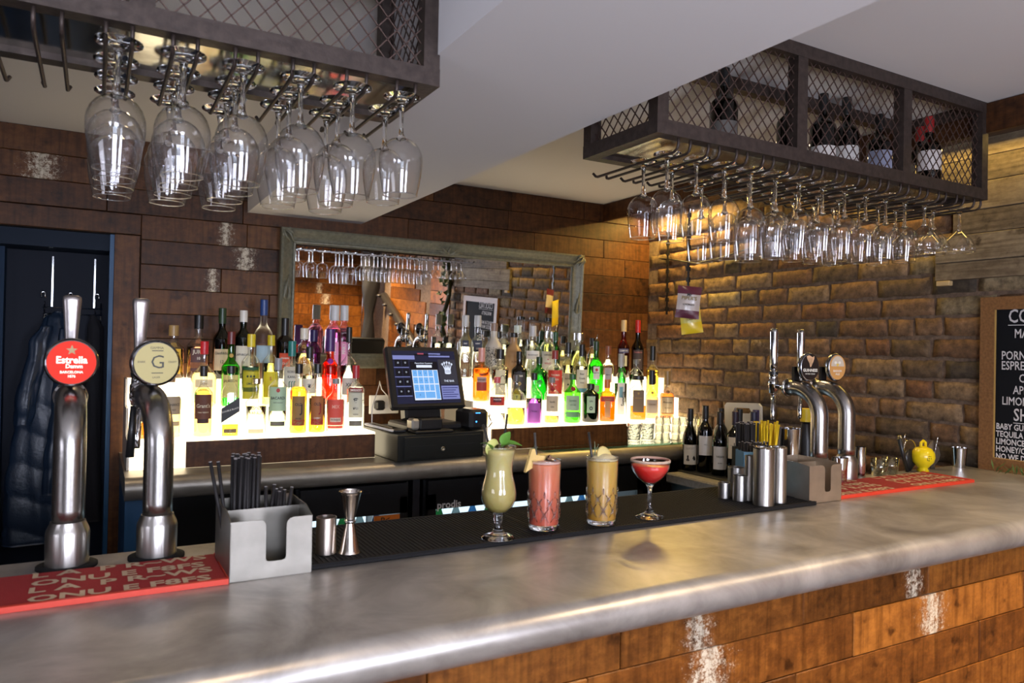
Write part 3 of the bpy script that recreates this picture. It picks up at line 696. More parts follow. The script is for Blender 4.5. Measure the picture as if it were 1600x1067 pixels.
rk = ['wine', 'wine', 'wine', 'goblet', 'goblet', 'wine', 'wine', 'wine', 'wine', 'wine', 'wine', 'coupe', 'coupe', 'coupe']
nn_ = [2, 2, 1, 3, 2, 3, 3, 3, 3, 3, 2, 2, 3, 2]
for k in range(14):
    step = .096 if rk[k] == 'coupe' else .09
    for i in range(nn_[k]):
        y = 1.385 + step * i + (.004 if rk[k] != 'coupe' else (.0 if k % 2 else .03))
        hang(rk[k], RR_X[k], y, ZF, f'clear {KN[rk[k]]}, right rack, {ORD[k]} row from the beam, {["front", "second", "third", "fourth"][i]} in its row', 'glasses in the right rack')

# ================================================================== BOTTLES
def face_cam(x, y, k=.85): return -math.atan2(x, y) * k
def label_patch(R_, z0, z1, ha, ex, eps=.0007, n=12):
    vs = []
    for j in range(n + 1):
        a = -ha + 2 * ha * j / n
        c, s_ = abs(math.cos(a)), abs(math.sin(a)); k = 1 if ex == 2 else (c ** ex + s_ ** ex) ** (-1 / ex)
        r = R_ * k + eps; vs += [(r * math.sin(a), -r * math.cos(a), z0), (r * math.sin(a), -r * math.cos(a), z1)]
    return mesh('label', vs, [(2 * j, 2 * j + 2, 2 * j + 3, 2 * j + 1) for j in range(n)], ex == 2)
def bend_text(s, size, R_, z, ex, bold=.015, eps=.0013, dx=0, sx=.85, rot=0):
    v, f = text_mesh(s, size, bold); vs = []
    for p in v:
        X, Z = p.x * sx, p.y
        if rot: X, Z = -Z, X
        X += dx
        if ex > 2: vs.append((X, -(R_ + eps), z + Z))
        else: a = X / R_; vs.append(((R_ + eps) * math.sin(a), -(R_ + eps) * math.cos(a), z + Z))
    return mesh('lettering', vs, f)
BK = (.01, .01, .01); WH = (.85, .82, .75); CR = (.72, .64, .46); GD = (.45, .3, .06); RD = (.45, .02, .015); NB = (.015, .02, .06)
def liquid_col(c, k=1.0): return LQ('liquid', tuple(v ** 1.15 for v in c) if max(c) > .3 else c, 0, 1.36)
def bottle(label, X, Y, Z, H, R_, glass=(.95, .98, .97), liq=None, lvl=.5, sb=.6, sn=.74, nr=.0125, cap=(BK, .14, .0145), lab=None, txt=(), ex=2, cut=None, capm=0, frost=0, opaque=None, extra=None, cat='bottle', group='bottles on the lit shelves', face=.85, name='spirit_bottle'):
    g = root(name, label, cat, (X, Y, Z + .0006), (0, 0, face_cam(X, Y, face)), group)
    ch = cap[1] * H; zt = H - ch * .55
    e1 = ex
    prof = [(R_ * .9, 0, e1), (R_, .006, e1), (R_, sb * H * .5, e1), (R_, sb * H, e1)]
    n = 6
    for i in range(1, n + 1):
        t = i / n; c = (1 - math.cos(PI * t)) / 2
        prof.append((R_ + (nr - R_) * (c if ex == 2 else math.sin(t * PI / 2) ** 2), sb * H + (sn - sb) * H * (t if ex == 2 else t), e1 + (2 - e1) * t))
    prof += [(nr, zt - .004, 2), (nr + .0012, zt, 2)]
    glass = tuple(c ** .75 for c in glass) if max(glass) > .15 else glass
    gm = P('ceramic_' + label[:12], opaque, .35) if opaque else (LQ('frosted_glass', glass, .35, 1.3) if frost else GL('bottle_glass', glass, .45, 1.0))
    put('glass', MB().lathe(prof, 28).m('glass', True), gm, g)
    if liq and not opaque:
        pr = [(R_ * .93, .004, e1), (R_ - .0022, .009, e1), (R_ - .0022, min(sb, lvl) * H, e1)]
        if lvl > sb:
            for i in range(1, n + 1):
                t = i / n; zz = sb * H + (sn - sb) * H * t
                c = (1 - math.cos(PI * t)) / 2 if ex == 2 else math.sin(t * PI / 2) ** 2
                if zz < lvl * H: pr.append((R_ + (nr - R_) * c - .0022, zz, e1 + (2 - e1) * t))
        put('liquid', MB().lathe(pr, 28).m('liquid', True), liquid_col(liq), g)
    cm = P('metal_cap', cap[0], .25, 1) if capm else P('bottle_cap', cap[0], .35)
    cr = cap[2]
    put('cap', MB().lathe([(cr * .98, H - ch), (cr, H - ch + .002), (cr, H - .002), (cr * .94, H)], 20).m('cap', False), cm, g)
    if lab:
        for li in (lab if isinstance(lab[0], (list, tuple)) and isinstance(lab[0][0], (list, tuple)) else [lab]):
            c, z0, z1, ha = li[:4]
            l = put('label', label_patch(R_, z0 * H, z1 * H, ha, ex), P('paper_label', c, .6), g)
        for (s, size, zf, c, *r) in txt:
            dx = r[0] if r else 0; rot = r[1] if len(r) > 1 else 0
            put('lettering', bend_text(s, size, R_, zf * H, ex, dx=dx, rot=rot), P('label_print', c, .5), l)
    if extra: extra(g, R_, H)
    return g
def dot_print(n, z0, z1, c, ha=1.0, s=.002, seed=3):
    def ex(g, R_, H):
        r = random.Random(seed); mb = MB()
        for i in range(n):
            a = r.uniform(-ha, ha); z = r.uniform(z0, z1) * H; w = s * r.uniform(.6, 1.5) / R_; h = s * r.uniform(.6, 1.6); q = R_ + .0014
            mb.add([(q * math.sin(a - w), -q * math.cos(a - w), z - h * .3), (q * math.sin(a), -q * math.cos(a), z - h), (q * math.sin(a + w), -q * math.cos(a + w), z + h * .2), (q * math.sin(a), -q * math.cos(a), z + h)], [(0, 1, 2, 3)])
        put('printed_pattern', mb.m(), P('pattern_print', c, .5), g)
    return ex
def seal(c, zf, rr=.011):
    def ex(g, R_, H):
        put('seal', MB().lathe([(0, 0), (rr, .0), (rr, .003), (0, .004)], 16).m('seal', True), P('wax_seal', c, .4), g, (0, -R_ * .93 - .002, zf * H), (PI / 2, 0, 0))
    return ex
def diag_band(c):
    def ex(g, R_, H):
        q = R_ + .0012
        l = put('label', mesh('label', [(-q, -q, .20 * H + 0), (q, -q, .36 * H), (q, -q, .56 * H), (-q, -q, .40 * H)], [(0, 1, 2, 3)]), P('paper_label', c, .6), g)
        v, f = text_mesh('DOUBLE BLACK', .0085, .01); ca, sa = math.cos(.3), math.sin(.3)
        put('lettering', mesh('lettering', [(p.x * ca - p.y * sa, -(q + .0006), .38 * H + p.x * sa + p.y * ca) for p in v], f), P('label_print', WH, .5), l)
    return ex
def pourer(g, R_, H):
    put('pour_spout', MB().bar((0, 0, H), (.006, 0, H + .035), .004, 8, .0022).m('spout', True), CHROME, g)
AMB = (.75, .28, .03); GOLD = (.9, .6, .12); PALE = (.95, .8, .4)
z1, z2, z3 = 1.15, 1.25, 1.35
bottle('amber whiskey in a clear bottle behind the gold tap at the shelf end', .149, 2.93, z1, .213, .034, liq=(.7, .2, .02), lvl=.28, lab=((.1, .06, .04), .3, .5, .9))
bottle('whiskey with cork stopper and tan label printed in brown, low on the left shelf', .244, 2.93, z1, .228, .0355, liq=PALE, lvl=.66, cap=((.35, .2, .09), .12, .013), lab=(((.42, .33, .22), .38, .66, 1.0), ((.55, .42, .25), .2, .27, .9)), txt=(('KINAHAN\'S', .0135, .53, BK), ('IRISH WHISKEY', .006, .45, BK)), capm=0)
bottle('tall pale gold whisky with dark cap and oval maroon label', .352, 2.93, z1, .26, .0335, liq=(.95, .72, .3), lvl=.7, cap=((.02, .015, .012), .15, .0135), lab=(((.14, .05, .03), .26, .6, .95), ((.05, .02, .02), .2, .26, .6)), txt=(("Grant's", .019, .44, CR), ('FAMILY RESERVE', .006, .35, CR)))
bottle('square whisky with slanting black label and yellow dregs', .444, 2.91, z1, .262, .0300, liq=(.95, .65, .08), lvl=.17, ex=7, sb=.62, sn=.8, cap=(BK, .11, .0145), lab=((.25, .17, .08), .06, .115, .62), txt=(('12', .009, .088, CR),), extra=diag_band((.05, .05, .055)))
bottle('short-necked clear vanilla vodka with plain black lettering', .544, 2.955, z1, .212, .0385, liq=(.97, .9, .7), lvl=.5, sb=.56, sn=.72, nr=.014, cap=((.5, .46, .36), .1, .0155), capm=1, lab=((.6, .5, .36), .03, .1, .75), txt=(('ABSOLUT', .0165, .47, BK), ('VANILIA', .0165, .39, BK)))
bottle('pale green rum with grey cap and round red emblem', .626, 2.965, z1, .29, .036, liq=(.8, .95, .7), lvl=.35, cap=((.3, .31, .33), .16, .0145), lab=(((.42, .6, .42), .3, .62, 1.0), ((.09, .09, .09), .1, .16, .8)), txt=(('BACARDI', .0155, .47, BK), ('CARTA BLANCA', .0055, .41, BK), ('●', .02, .57, RD)))
def oj(c1, c2):
    return dot_print(55, .2, .5, c1, .7, .0025, 5)
bottle('amber spiced rum with black cap and brown picture label', .695, 2.92, z1, .27, .0330, liq=(.92, .55, .06), lvl=.68, lab=((.3, .17, .05), .12, .54, .78), txt=(('OLD', .015, .42, BK), ('J', .045, .36, (.02, .02, .02), .012), ('SPICED', .008, .22, BK)), extra=dot_print(45, .13, .2, (.35, .05, .02), .7, .003, 5))
bottle('amber cherry rum with black cap and red-orange picture label', .768, 2.92, z1, .271, .0330, liq=(.92, .5, .05), lvl=.5, lab=((.4, .14, .04), .12, .54, .78), txt=(('OLD', .015, .42, BK), ('J', .045, .36, (.3, .02, .02), .012), ('CHERRY', .008, .22, WH)), extra=dot_print(45, .13, .2, (.4, .02, .02), .7, .003, 8))
bottle('clear bottle with large salmon red label and silver cap', .841, 2.92, z1, .212, .036, liq=(.97, .75, .55), lvl=.62, sb=.6, sn=.78, cap=((.25, .25, .26), .1, .0145), lab=(((.75, .1, .07), .14, .62, .95), ((.7, .6, .5), .2, .28, .6), ((.8, .12, .08), .08, .13, .9)), txt=(('THE ORIGINAL', .0065, .24, BK), ('MIX', .02, .48, (.85, .4, .3))))
bottle('clear vodka with red cap and grey crest label', .937, 2.965, z1, .264, .0360, liq=(.95, .97, .96), lvl=.68, cap=((.4, .02, .03), .2, .0145), sb=.62, sn=.76, lab=(((.55, .55, .45), .2, .6, .85), ((.28, .03, .03), .58, .66, .85), ((.07, .07, .07), .07, .15, .75)), txt=(('SMIRNOFF', .0125, .62, WH), ('♛', .03, .45, BK), ('№21', .012, .34, BK), ('VODKA', .007, .25, BK)))
# second step
bottle('wide round brandy decanter with red cap behind the maroon label', .369, 3.068, z2, .25, .047, liq=(.95, .78, .42), lvl=.55, sb=.45, sn=.66, cap=((.6, .02, .03), .2, .015), lab=((.88, .76, .5), .3, .42, .7), txt=(('Cognac', .011, .36, (.25, .12, .04)),))
bottle('green whiskey bottle with dark red neck and cream label', .465, 3.06, z2, .29, .0350, glass=(.1, .55, .05), liq=(.2, .75, .12), lvl=.58, sb=.5, sn=.66, cap=((.14, .02, .02), .17, .0145), lab=(((.75, .68, .25), .12, .42, .9),), txt=(('JAMESON', .014, .34, (.1, .06, .02)),), extra=seal((.5, .35, .1), .68, .008))
bottle('clear spirit with yellow cap and green and yellow fruit label', .540, 3.06, z2, .282, .0350, liq=(.9, .95, .8), lvl=.55, cap=((.75, .6, .03), .18, .0155), lab=(((.55, .5, .03), .1, .5, .95), ((.02, .09, .04), .48, .54, .95), ((.02, .12, .05), .2, .26, .95)), txt=(('● ● ●', .012, .41, (.03, .06, .02)), ('LIMON', .012, .31, (.03, .06, .02))))
bottle('yellow citrus liqueur with yellow cap beside the green and yellow label', .616, 3.06, z2, .28, .0330, liq=(.95, .9, .3), lvl=.6, cap=((.6, .5, .02), .15, .0145), lab=(((.75, .62, .02), .12, .48, .9),), txt=(('S', .02, .38, RD),))
bottle('clear coconut rum with teal cap and white label', .699, 3.06, z2, .258, .036, liq=(.96, .97, .93), lvl=.6, cap=((.02, .2, .18), .24, .0155), sb=.56, sn=.72, lab=(((.72, .7, .6), .28, .6, .95),), txt=(('KOKO', .014, .52, BK), ('KANU', .014, .44, BK), ('∫∫∫', .03, .32, (.02, .15, .1))))
bottle('slim pale bottle with black cap between the spiced rums', .770, 3.06, z2, .236, .0310, liq=(.95, .85, .6), lvl=.5, cap=(BK, .2, .014), lab=((.75, .7, .6), .2, .45, .9), txt=(('❦', .02, .33, BK),))
bottle('tall slim bottle shading from purple cap to red-orange body', .855, 3.06, z2, .312, .0335, glass=(.98, .18, .06), liq=(1, .16, .03), lvl=.56, sb=.5, sn=.62, nr=.016, cap=((.07, .02, .14), .3, .0185), extra=seal((.25, .02, .3), .57, .012), lab=None)
bottle('tall clear bottle with black cap and round shoulders by the till', .934, 3.06, z2, .322, .035, liq=(.93, .95, .95), lvl=.5, sb=.5, sn=.64, nr=.011, cap=(BK, .2, .0125), lab=((.62, .55, .5), .12, .34, .8), txt=(('XV', .02, .25, BK),))
# top step
bottle('cork-stoppered whiskey with gold label on the upper left step', .271, 3.2, z3, .211, .040, liq=(.93, .7, .2), lvl=.56, sb=.55, sn=.72, nr=.016, cap=((.4, .26, .1), .2, .0185), lab=((.78, .5, .06), .1, .56, .7), txt=(('MONKEY', .012, .48, BK), ('SHOULDER', .009, .4, BK)))
bottle('rosy single malt with black cap, top step left of the green bottles', .362, 3.2, z3, .255, .0425, liq=(.85, .4, .25), lvl=.5, sb=.5, sn=.68, nr=.015, cap=(BK, .22, .0175), lab=(((.1, .05, .06), .12, .48, .7), ((.7, .3, .15), .17, .26, .7)), txt=(('JURA', .022, .42, WH), ('10', .016, .32, WH)))
bottle('dark green malt with cream label on the top step', .450, 3.2, z3, .286, .0350, glass=(.02, .1, .03), liq=(.02, .12, .03), lvl=.6, sb=.55, sn=.72, cap=((.02, .05, .02), .22, .015), lab=((.68, .55, .38), .12, .42, .9), txt=(('Glenfiddich', .0145, .36, BK), ('12', .018, .24, BK)))
bottle('green malt with white cap and large white label', .532, 3.2, z3, .28, .0330, glass=(.02, .14, .04), liq=(.02, .12, .03), lvl=.6, cap=((.78, .76, .7), .17, .0155), lab=((.72, .7, .6), .08, .48, .95), txt=(('LAPHROAIG', .0125, .35, BK), ('10', .014, .24, BK)))
bottle('tall frosted vodka with blue cap on the top step', .612, 3.2, z3, .328, .0370, glass=(.9, .93, .95), frost=1, sb=.55, sn=.72, nr=.0125, cap=((.02, .06, .22), .2, .0155), lab=((.35, .5, .62), .2, .42, .8), txt=(('GREY GOOSE', .009, .45, NB),))
bottle('dark rum with black neck and red circle label', .700, 3.2, z3, .255, .0370, glass=(.1, .04, .02), liq=(.12, .03, .01), lvl=.7, cap=(BK, .32, .0155), lab=((.65, .08, .03), .16, .42, .62), txt=(('Havana', .013, .34, WH), ('Club', .013, .25, WH)))
bottle('gold-necked clear bottle with square glass stopper', .775, 3.175, z3, .214, .0360, liq=(.93, .75, .35), lvl=.5, sb=.55, sn=.72, nr=.014, cap=((.75, .7, .6), .22, .017), lab=((.6, .45, .2), .1, .3, .8))
bottle('indigo capped bottle behind the glass stopper', .838, 3.262, z3, .21, .0300, glass=(.3, .1, .5), liq=(.4, .05, .3), lvl=.5, cap=((.03, .02, .12), .25, .016))
bottle('tall pink gin with silver square cap, nearer one of the pair', .906, 3.18, z3, .317, .0290, glass=(.98, .68, .84), liq=(.98, .62, .82), lvl=.7, sb=.62, sn=.76, ex=6, cap=((.62, .63, .65), .21, .0185), capm=0, lab=((.85, .3, .55), .2, .5, .5), txt=(('PINKY', .02, .4, WH, 0, 1),))
bottle('tall pink gin with silver square cap, farther one of the pair', .968, 3.25, z3, .322, .0290, glass=(.98, .68, .84), liq=(.98, .62, .82), lvl=.7, sb=.62, sn=.76, ex=6, cap=((.62, .63, .65), .21, .0185), capm=0, lab=((.85, .3, .55), .2, .5, .5), txt=(('PINKY', .02, .4, WH, 0, 1),))
# right shelf, lowest step
bottle('clear gin with red band label and pink dregs beside the till', 1.576, 2.93, z1, .216, .0390, liq=(.98, .85, .82), lvl=.25, sb=.66, sn=.82, cap=((.6, .1, .12), .12, .0145), lab=(((.6, .05, .04), .42, .6, .95), ((.1, .02, .03), .49, .6, .5)), txt=(('PINKSTER', .0095, .545, WH),))
bottle('round-shouldered gin with lemon yellow liquid', 1.675, 2.93, z1, .226, .042, liq=(.98, .86, .1), lvl=.34, sb=.56, sn=.76, cap=((.1, .1, .1), .14, .0145), lab=((.5, .48, .1), .5, .62, .4), txt=(('Y', .02, .56, BK),))
bottle('gin with bright violet liquid and purple oval label', 1.770, 2.93, z1, .235, .0385, liq=(.75, .15, .85), lvl=.5, sb=.56, sn=.76, cap=(BK, .14, .0145), lab=((.45, .12, .55), .04, .42, .8), txt=(('( Violet )', .013, .26, (.06, .01, .08)),))
bottle('clear gin with red seal, beige label and orange dregs', 1.874, 2.94, z1, .214, .0355, liq=(.95, .35, .1), lvl=.16, sb=.62, sn=.8, cap=((.2, .2, .2), .12, .0145), lab=((.55, .48, .36), .26, .6, .85), txt=(('Sevilla', .012, .47, BK), ('GIN', .01, .36, BK)), extra=seal((.35, .02, .03), .75))
bottle('bright green gin with red seal and pale green label', 1.983, 2.93, z1, .23, .0405, glass=(.2, .75, .1), liq=(.4, .9, .3), lvl=.2, sb=.6, sn=.8, cap=((.03, .12, .04), .12, .0155), lab=(((.35, .5, .36), .26, .56, .85), ((.12, .3, .16), .12, .23, .85)), txt=(('London', .0125, .46, (.03, .12, .05)), ('DRY GIN', .008, .37, (.03, .12, .05))), extra=seal((.3, .02, .03), .7))
bottle('squat black-green bottle with pale green side label', 2.088, 2.93, z1, .183, .0410, glass=(.02, .09, .04), liq=(.02, .08, .04), lvl=.7, sb=.72, sn=.85, nr=.016, cap=(BK, .14, .019), lab=((.45, .6, .42), .25, .68, .5), txt=(('◎', .022, .36, BK), ('GIN', .012, .55, BK)))
bottle('square orange liqueur with orange cap and slanting label', 2.187, 2.93, z1, .202, .0370, glass=(.9, .45, .05), liq=(.85, .3, .02), lvl=.6, ex=7, sb=.66, sn=.74, cap=((.6, .16, .02), .2, .0145), lab=(((.6, .3, .12), .1, .5, .35), ((.45, .05, .03), .48, .6, .75)), txt=(('CURAÇAO', .009, .54, GD),))
bottle('tall clear cachaça with upright black lettering', 2.304, 2.975, z1, .33, .0325, liq=(.95, .97, .95), lvl=.55, sb=.62, sn=.74, cap=((.42, .42, .42), .2, .0145), lab=(((.85, .83, .75), .08, .56, .55), ((.15, .4, .5), .34, .5, .3)), txt=(('Sagatiba', .026, .32, BK, .01, 1),))
bottle('flat square amaretto with wide black cap and brown label', 2.381, 2.935, z1, .222, .0400, liq=(.8, .2, .02), lvl=.32, ex=7, sb=.68, sn=.8, nr=.016, cap=(BK, .1, .03), lab=((.2, .14, .08), .18, .68, .6), txt=(('ORIGINALE', .0085, .5, GD), ('◉', .014, .6, GD)))
bottle('small cognac with black neck and mauve grey label', 2.492, 2.96, z1, .248, .0350, liq=(.95, .55, .2), lvl=.48, sb=.4, sn=.66, nr=.013, cap=(BK, .3, .016), lab=(((.45, .38, .33), .12, .4, .9),), txt=(('COGNAC', .011, .3, (.12, .05, .02)),), extra=seal((.5, .3, .08), .54, .007))
bottle('amber cognac with gold neck and framed cream label, end of the low step', 2.599, 2.965, z1, .245, .0380, liq=(.75, .2, .04), lvl=.54, sb=.46, sn=.66, nr=.013, cap=((.3, .19, .07), .3, .015), lab=(((.2, .1, .03), .1, .46, .9), ((.72, .6, .4), .12, .44, .85)), txt=(('Hennessy', .0135, .34, BK), ('VERY SPECIAL', .006, .22, BK)), extra=seal((.25, .12, .05), .56, .009))
# right shelf, middle step
bottle('orange rhubarb gin with pink cap and mountain shaped label', 1.562, 3.06, z2, .245, .0405, glass=(.98, .6, .3), liq=(.95, .4, .08), lvl=.62, sb=.6, sn=.7, nr=.013, cap=((.65, .32, .28), .26, .0155), lab=(((.45, .3, .28), .36, .46, .55), ((.35, .04, .02), .2, .36, .6)), txt=(("WARNER'S", .011, .405, BK),))
bottle('pale gin with black printed leaves and black stopper', 1.660, 3.06, z2, .241, .0400, liq=(.95, .93, .75), lvl=.6, glass=(.93, .93, .85), sb=.62, sn=.72, nr=.016, cap=(BK, .19, .019), lab=((.7, .66, .45), .12, .6, .6), txt=(('WHITLEY', .014, .35, BK, -.028, 1), ('♣', .05, .38, (.06, .07, .02), .01)))
bottle('glossy black spiced gin bottle', 1.764, 3.06, z2, .232, .0375, glass=(.02, .02, .02), liq=(.02, .02, .02), lvl=.6, sb=.6, sn=.74, nr=.014, cap=(BK, .16, .015), lab=((.03, .03, .035), .2, .58, .8), txt=(('OPIHR', .012, .5, WH), ('◆', .02, .34, GD)))
bottle('green dimpled gin bottle with dark cap', 1.869, 3.05, z2, .207, .0405, glass=(.08, .55, .12), liq=(.12, .65, .16), lvl=.6, sb=.62, sn=.78, nr=.013, cap=((.02, .05, .02), .16, .0145), lab=None, extra=seal((.05, .35, .08), .42, .012))
bottle('clear gin with a big red label and red collar', 1.965, 3.06, z2, .24, .0420, liq=(.93, .95, .93), lvl=.45, sb=.62, sn=.76, cap=((.25, .03, .03), .18, .0155), lab=((.6, .05, .03), .12, .6, .9), txt=(('THOMAS', .0125, .5, CR), ('DAKIN', .0125, .41, CR), ('GIN', .008, .3, CR)))
bottle('slim tequila with tall dark cap and beige label', 2.058, 3.085, z2, .28, .0280, liq=(.95, .85, .35), lvl=.6, cap=(BK, .2, .0145), lab=((.5, .42, .3), .12, .46, .9), txt=(('BLANCO', .009, .36, BK), ('▲', .014, .26, BK)))
bottle('clear vodka with grey text label between the tequila and the green vermouth', 2.124, 3.06, z2, .272, .0310, liq=(.93, .95, .85), lvl=.62, cap=(BK, .22, .0145), lab=(((.62, .6, .48), .2, .54, .95), ((.1, .3, .45), .12, .2, .95)), txt=(('Bear', .0135, .46, BK), ('Grade', .0135, .38, BK), ('VODKA', .007, .3, BK)))
bottle('bright green vermouth with white oval badge and pour spout', 2.211, 3.06, z2, .29, .0385, glass=(.15, .7, .1), liq=(.25, .85, .15), lvl=.7, sb=.55, sn=.74, nr=.0125, cap=((.02, .05, .02), .16, .0145), lab=(((.72, .7, .66), .34, .56, .42), ((.35, .5, .25), .12, .24, .4)), txt=(('MARTINI', .0085, .45, BK), ('●', .02, .50, RD)), extra=pourer)
bottle('milky vermouth with brown cap and grey oval label', 2.31, 3.092, z2, .268, .0310, glass=(.95, .94, .9), liq=(.96, .94, .85), lvl=.8, sb=.6, sn=.74, cap=((.25, .08, .04), .17, .0145), lab=((.5, .45, .45), .3, .58, .6), txt=(('bianco', .01, .45, BK),))
bottle('emerald melon liqueur mostly hidden behind the cachaça', 2.40, 3.092, z2, .22, .022, glass=(.1, .7, .1), liq=(.1, .8, .1), lvl=.6, cap=(BK, .2, .0135))
bottle('dimpled clear flask behind the amaretto', 2.484, 3.08, z2, .2, .0370, liq=(.93, .95, .9), lvl=.6, sb=.62, sn=.8, cap=((.2, .2, .2), .12, .015))
bottle('golden liqueur with black cap and round number badge', 2.578, 3.06, z2, .273, .0335, liq=(.95, .7, .08), lvl=.55, sb=.5, sn=.66, cap=(BK, .28, .0145), lab=((.05, .04, .02), .27, .44, .5), txt=(('43', .02, .36, (.85, .65, .1)),))
# right shelf, top step
bottle('tall clear square gin with small navy label, nearest the till screen', 1.533, 3.178, z3, .298, .0265, liq=(.93, .97, .93), lvl=.5, ex=5, sb=.6, sn=.68, nr=.014, cap=((.55, .56, .56), .18, .0165), lab=((.02, .025, .05), .5, .6, .5), txt=(('DRY', .01, .55, WH),))
bottle('tall clear square gin with larger navy label, second from the till screen', 1.598, 3.178, z3, .30, .0275, liq=(.93, .97, .93), lvl=.5, ex=5, sb=.6, sn=.68, nr=.014, cap=((.55, .56, .56), .18, .0165), lab=((.02, .025, .05), .42, .6, .65), txt=(('SILENT', .009, .55, WH), ('GIN', .012, .47, WH)))
bottle('white bottle covered in small black dots', 1.689, 3.182, z3, .265, .0420, opaque=(.62, .58, .5), sb=.55, sn=.76, nr=.016, cap=((.3, .2, .15), .14, .018), extra=dot_print(420, .03, .56, BK, 1.25, .0021, 11))
bottle('sandy stoneware rum bottle with black stopper', 1.800, 3.182, z3, .222, .0410, opaque=(.45, .28, .14), sb=.56, sn=.8, nr=.016, cap=(BK, .1, .019), lab=((.42, .26, .13), .12, .5, .7), txt=(('RUM', .014, .36, (.2, .1, .04)),))
bottle('slim clear bottle with black cap behind the dotted one', 1.762, 3.272, z3, .228, .0270, liq=(.9, .85, .6), lvl=.5, cap=(BK, .14, .0155))
bottle('clear bottle with pale green wide lip, at the back', 1.872, 3.272, z3, .262, .0300, liq=(.85, .93, .8), lvl=.6, nr=.014, cap=((.6, .68, .6), .14, .0185))
bottle('clear island gin with embossed shoulders and white label', 1.912, 3.188, z3, .26, .0405, liq=(.93, .96, .9), lvl=.5, sb=.58, sn=.68, nr=.0165, cap=((.6, .6, .6), .2, .018), lab=((.8, .8, .76), .36, .52, .9), txt=(('THE BOTANIST', .0095, .44, BK),))
bottle('clear rum with round shoulders and black top on the upper step', 2.002, 3.19, z3, .304, .0385, liq=(.94, .96, .88), lvl=.6, sb=.5, sn=.68, nr=.013, cap=(BK, .06, .0145), lab=((.74, .7, .55), .1, .44, .9), txt=(('HAVANA', .011, .38, BK), ('WRAY', .014, .24, RD), ('❧', .014, .31, RD)))
bottle('tall clear bottle with thin black top at the very back', 1.965, 3.283, z3, .31, .0260, liq=(.93, .96, .9), lvl=.6, cap=(BK, .05, .0145))
bottle('thin green bottle with a silver pourer by the mirror edge', 2.10, 3.27, z3, .235, .0250, glass=(.04, .35, .12), liq=(.05, .4, .15), lvl=.7, cap=((.02, .08, .03), .2, .0135), extra=pourer)
bottle('lime yellow liqueur with wide silver cap', 2.201, 3.2, z3, .232, .0420, liq=(.85, .93, .35), lvl=.62, sb=.6, sn=.74, nr=.02, cap=((.6, .6, .6), .17, .027), capm=1)
bottle('slim clear bottle with black cap right of the silver cap', 2.287, 3.2, z3, .208, .0260, liq=(.9, .88, .5), lvl=.6, cap=(BK, .2, .0145), lab=((.5, .3, .3), .4, .5, .5))
bottle('dark red aperitif with cream cap and white lettering', 2.492, 3.2, z3, .31, .0325, glass=(.5, .06, .04), liq=(.35, .02, .01), lvl=.66, sb=.5, sn=.68, cap=((.68, .5, .25), .2, .0145), lab=(((.1, .1, .2), .43, .5, .9), ((.7, .65, .4), .2, .38, .55)), txt=(('CAMPARI', .0125, .465, WH), ('◉', .014, .28, RD)))
bottle('black port bottle with red capsule', 2.589, 3.2, z3, .313, .0340, glass=(.03, .012, .012), liq=(.03, .01, .01), lvl=.7, sb=.5, sn=.68, cap=((.5, .02, .02), .22, .0145), lab=(((.06, .04, .04), .14, .48, .8),), txt=(('Cockburns', .012, .44, (.6, .2, .2)), ('PORT', .014, .3, CR)))

# wine bottles on the return counter
GW = (.03, .045, .015)
def wine(label, x, y, h, r, lab, txt, cap, z=.9368, sh=.0, grp='wine bottles on the lower counter', sb=.62, sn=.78, face=.85):
    return bottle(label, x, y, z, h, r * 1.15, glass=GW, liq=(.02, .015, .005), lvl=.66, sb=sb, sn=sn, nr=.0135, cap=(cap, .2, .0150), lab=lab, txt=txt, group=grp, name='wine_bottle', face=face)
wine('wine bottle with black capsule and white label of small figures, leftmost', 2.473, 2.655, .29, .0306, ((.7, .68, .62), .1, .42, .95), (('LUCKY', .014, .36, (.35, .33, .3)), ('♟ ♞', .026, .2, BK)), BK, sb=.5)
wine('wine bottle with white pointed label and round gold sticker', 2.502, 2.585, .309, .0303, ((.72, .72, .72), .26, .55, .95), (('HILL', .01, .42, (.3, .3, .3)),), BK)
wine('wine bottle with tall white label and gold-topped black capsule', 2.500, 2.490, .287, .0299, ((.66, .67, .68), .1, .46, .95), (('VASARI', .013, .3, BK), ('BLANC', .007, .2, BK)), (.015, .012, .01), sb=.52)
wine('wine bottle with cream label crossed by a line and black square', 2.508, 2.405, .296, .0322, ((.68, .62, .5), .3, .62, .95), (('■', .026, .5, BK), ('—————', .012, .5, BK), ('RESERVE', .008, .4, BK)), (.03, .02, .04))
wine('wine bottle with cream label right of the crossed one', 2.530, 2.318, .302, .0317, ((.68, .63, .45), .3, .62, .95), (('■', .022, .5, BK), ('MERLOT', .01, .38, BK)), (.02, .02, .05))
wine('wine bottle with purple capsule in front of the cutting board', 2.643, 2.41, .3, .0297, ((.66, .6, .45), .3, .6, .9), (('SYRAH', .01, .45, BK),), (.04, .03, .09))
wine('dark wine bottle half hidden in the back of the group, left one', 2.657, 2.640, .289, .0282, ((.4, .38, .33), .2, .5, .9), (), BK)
wine('dark wine bottle half hidden in the back of the group, right one', 2.655, 2.52, .295, .0277, ((.4, .38, .33), .2, .5, .9), (), BK)
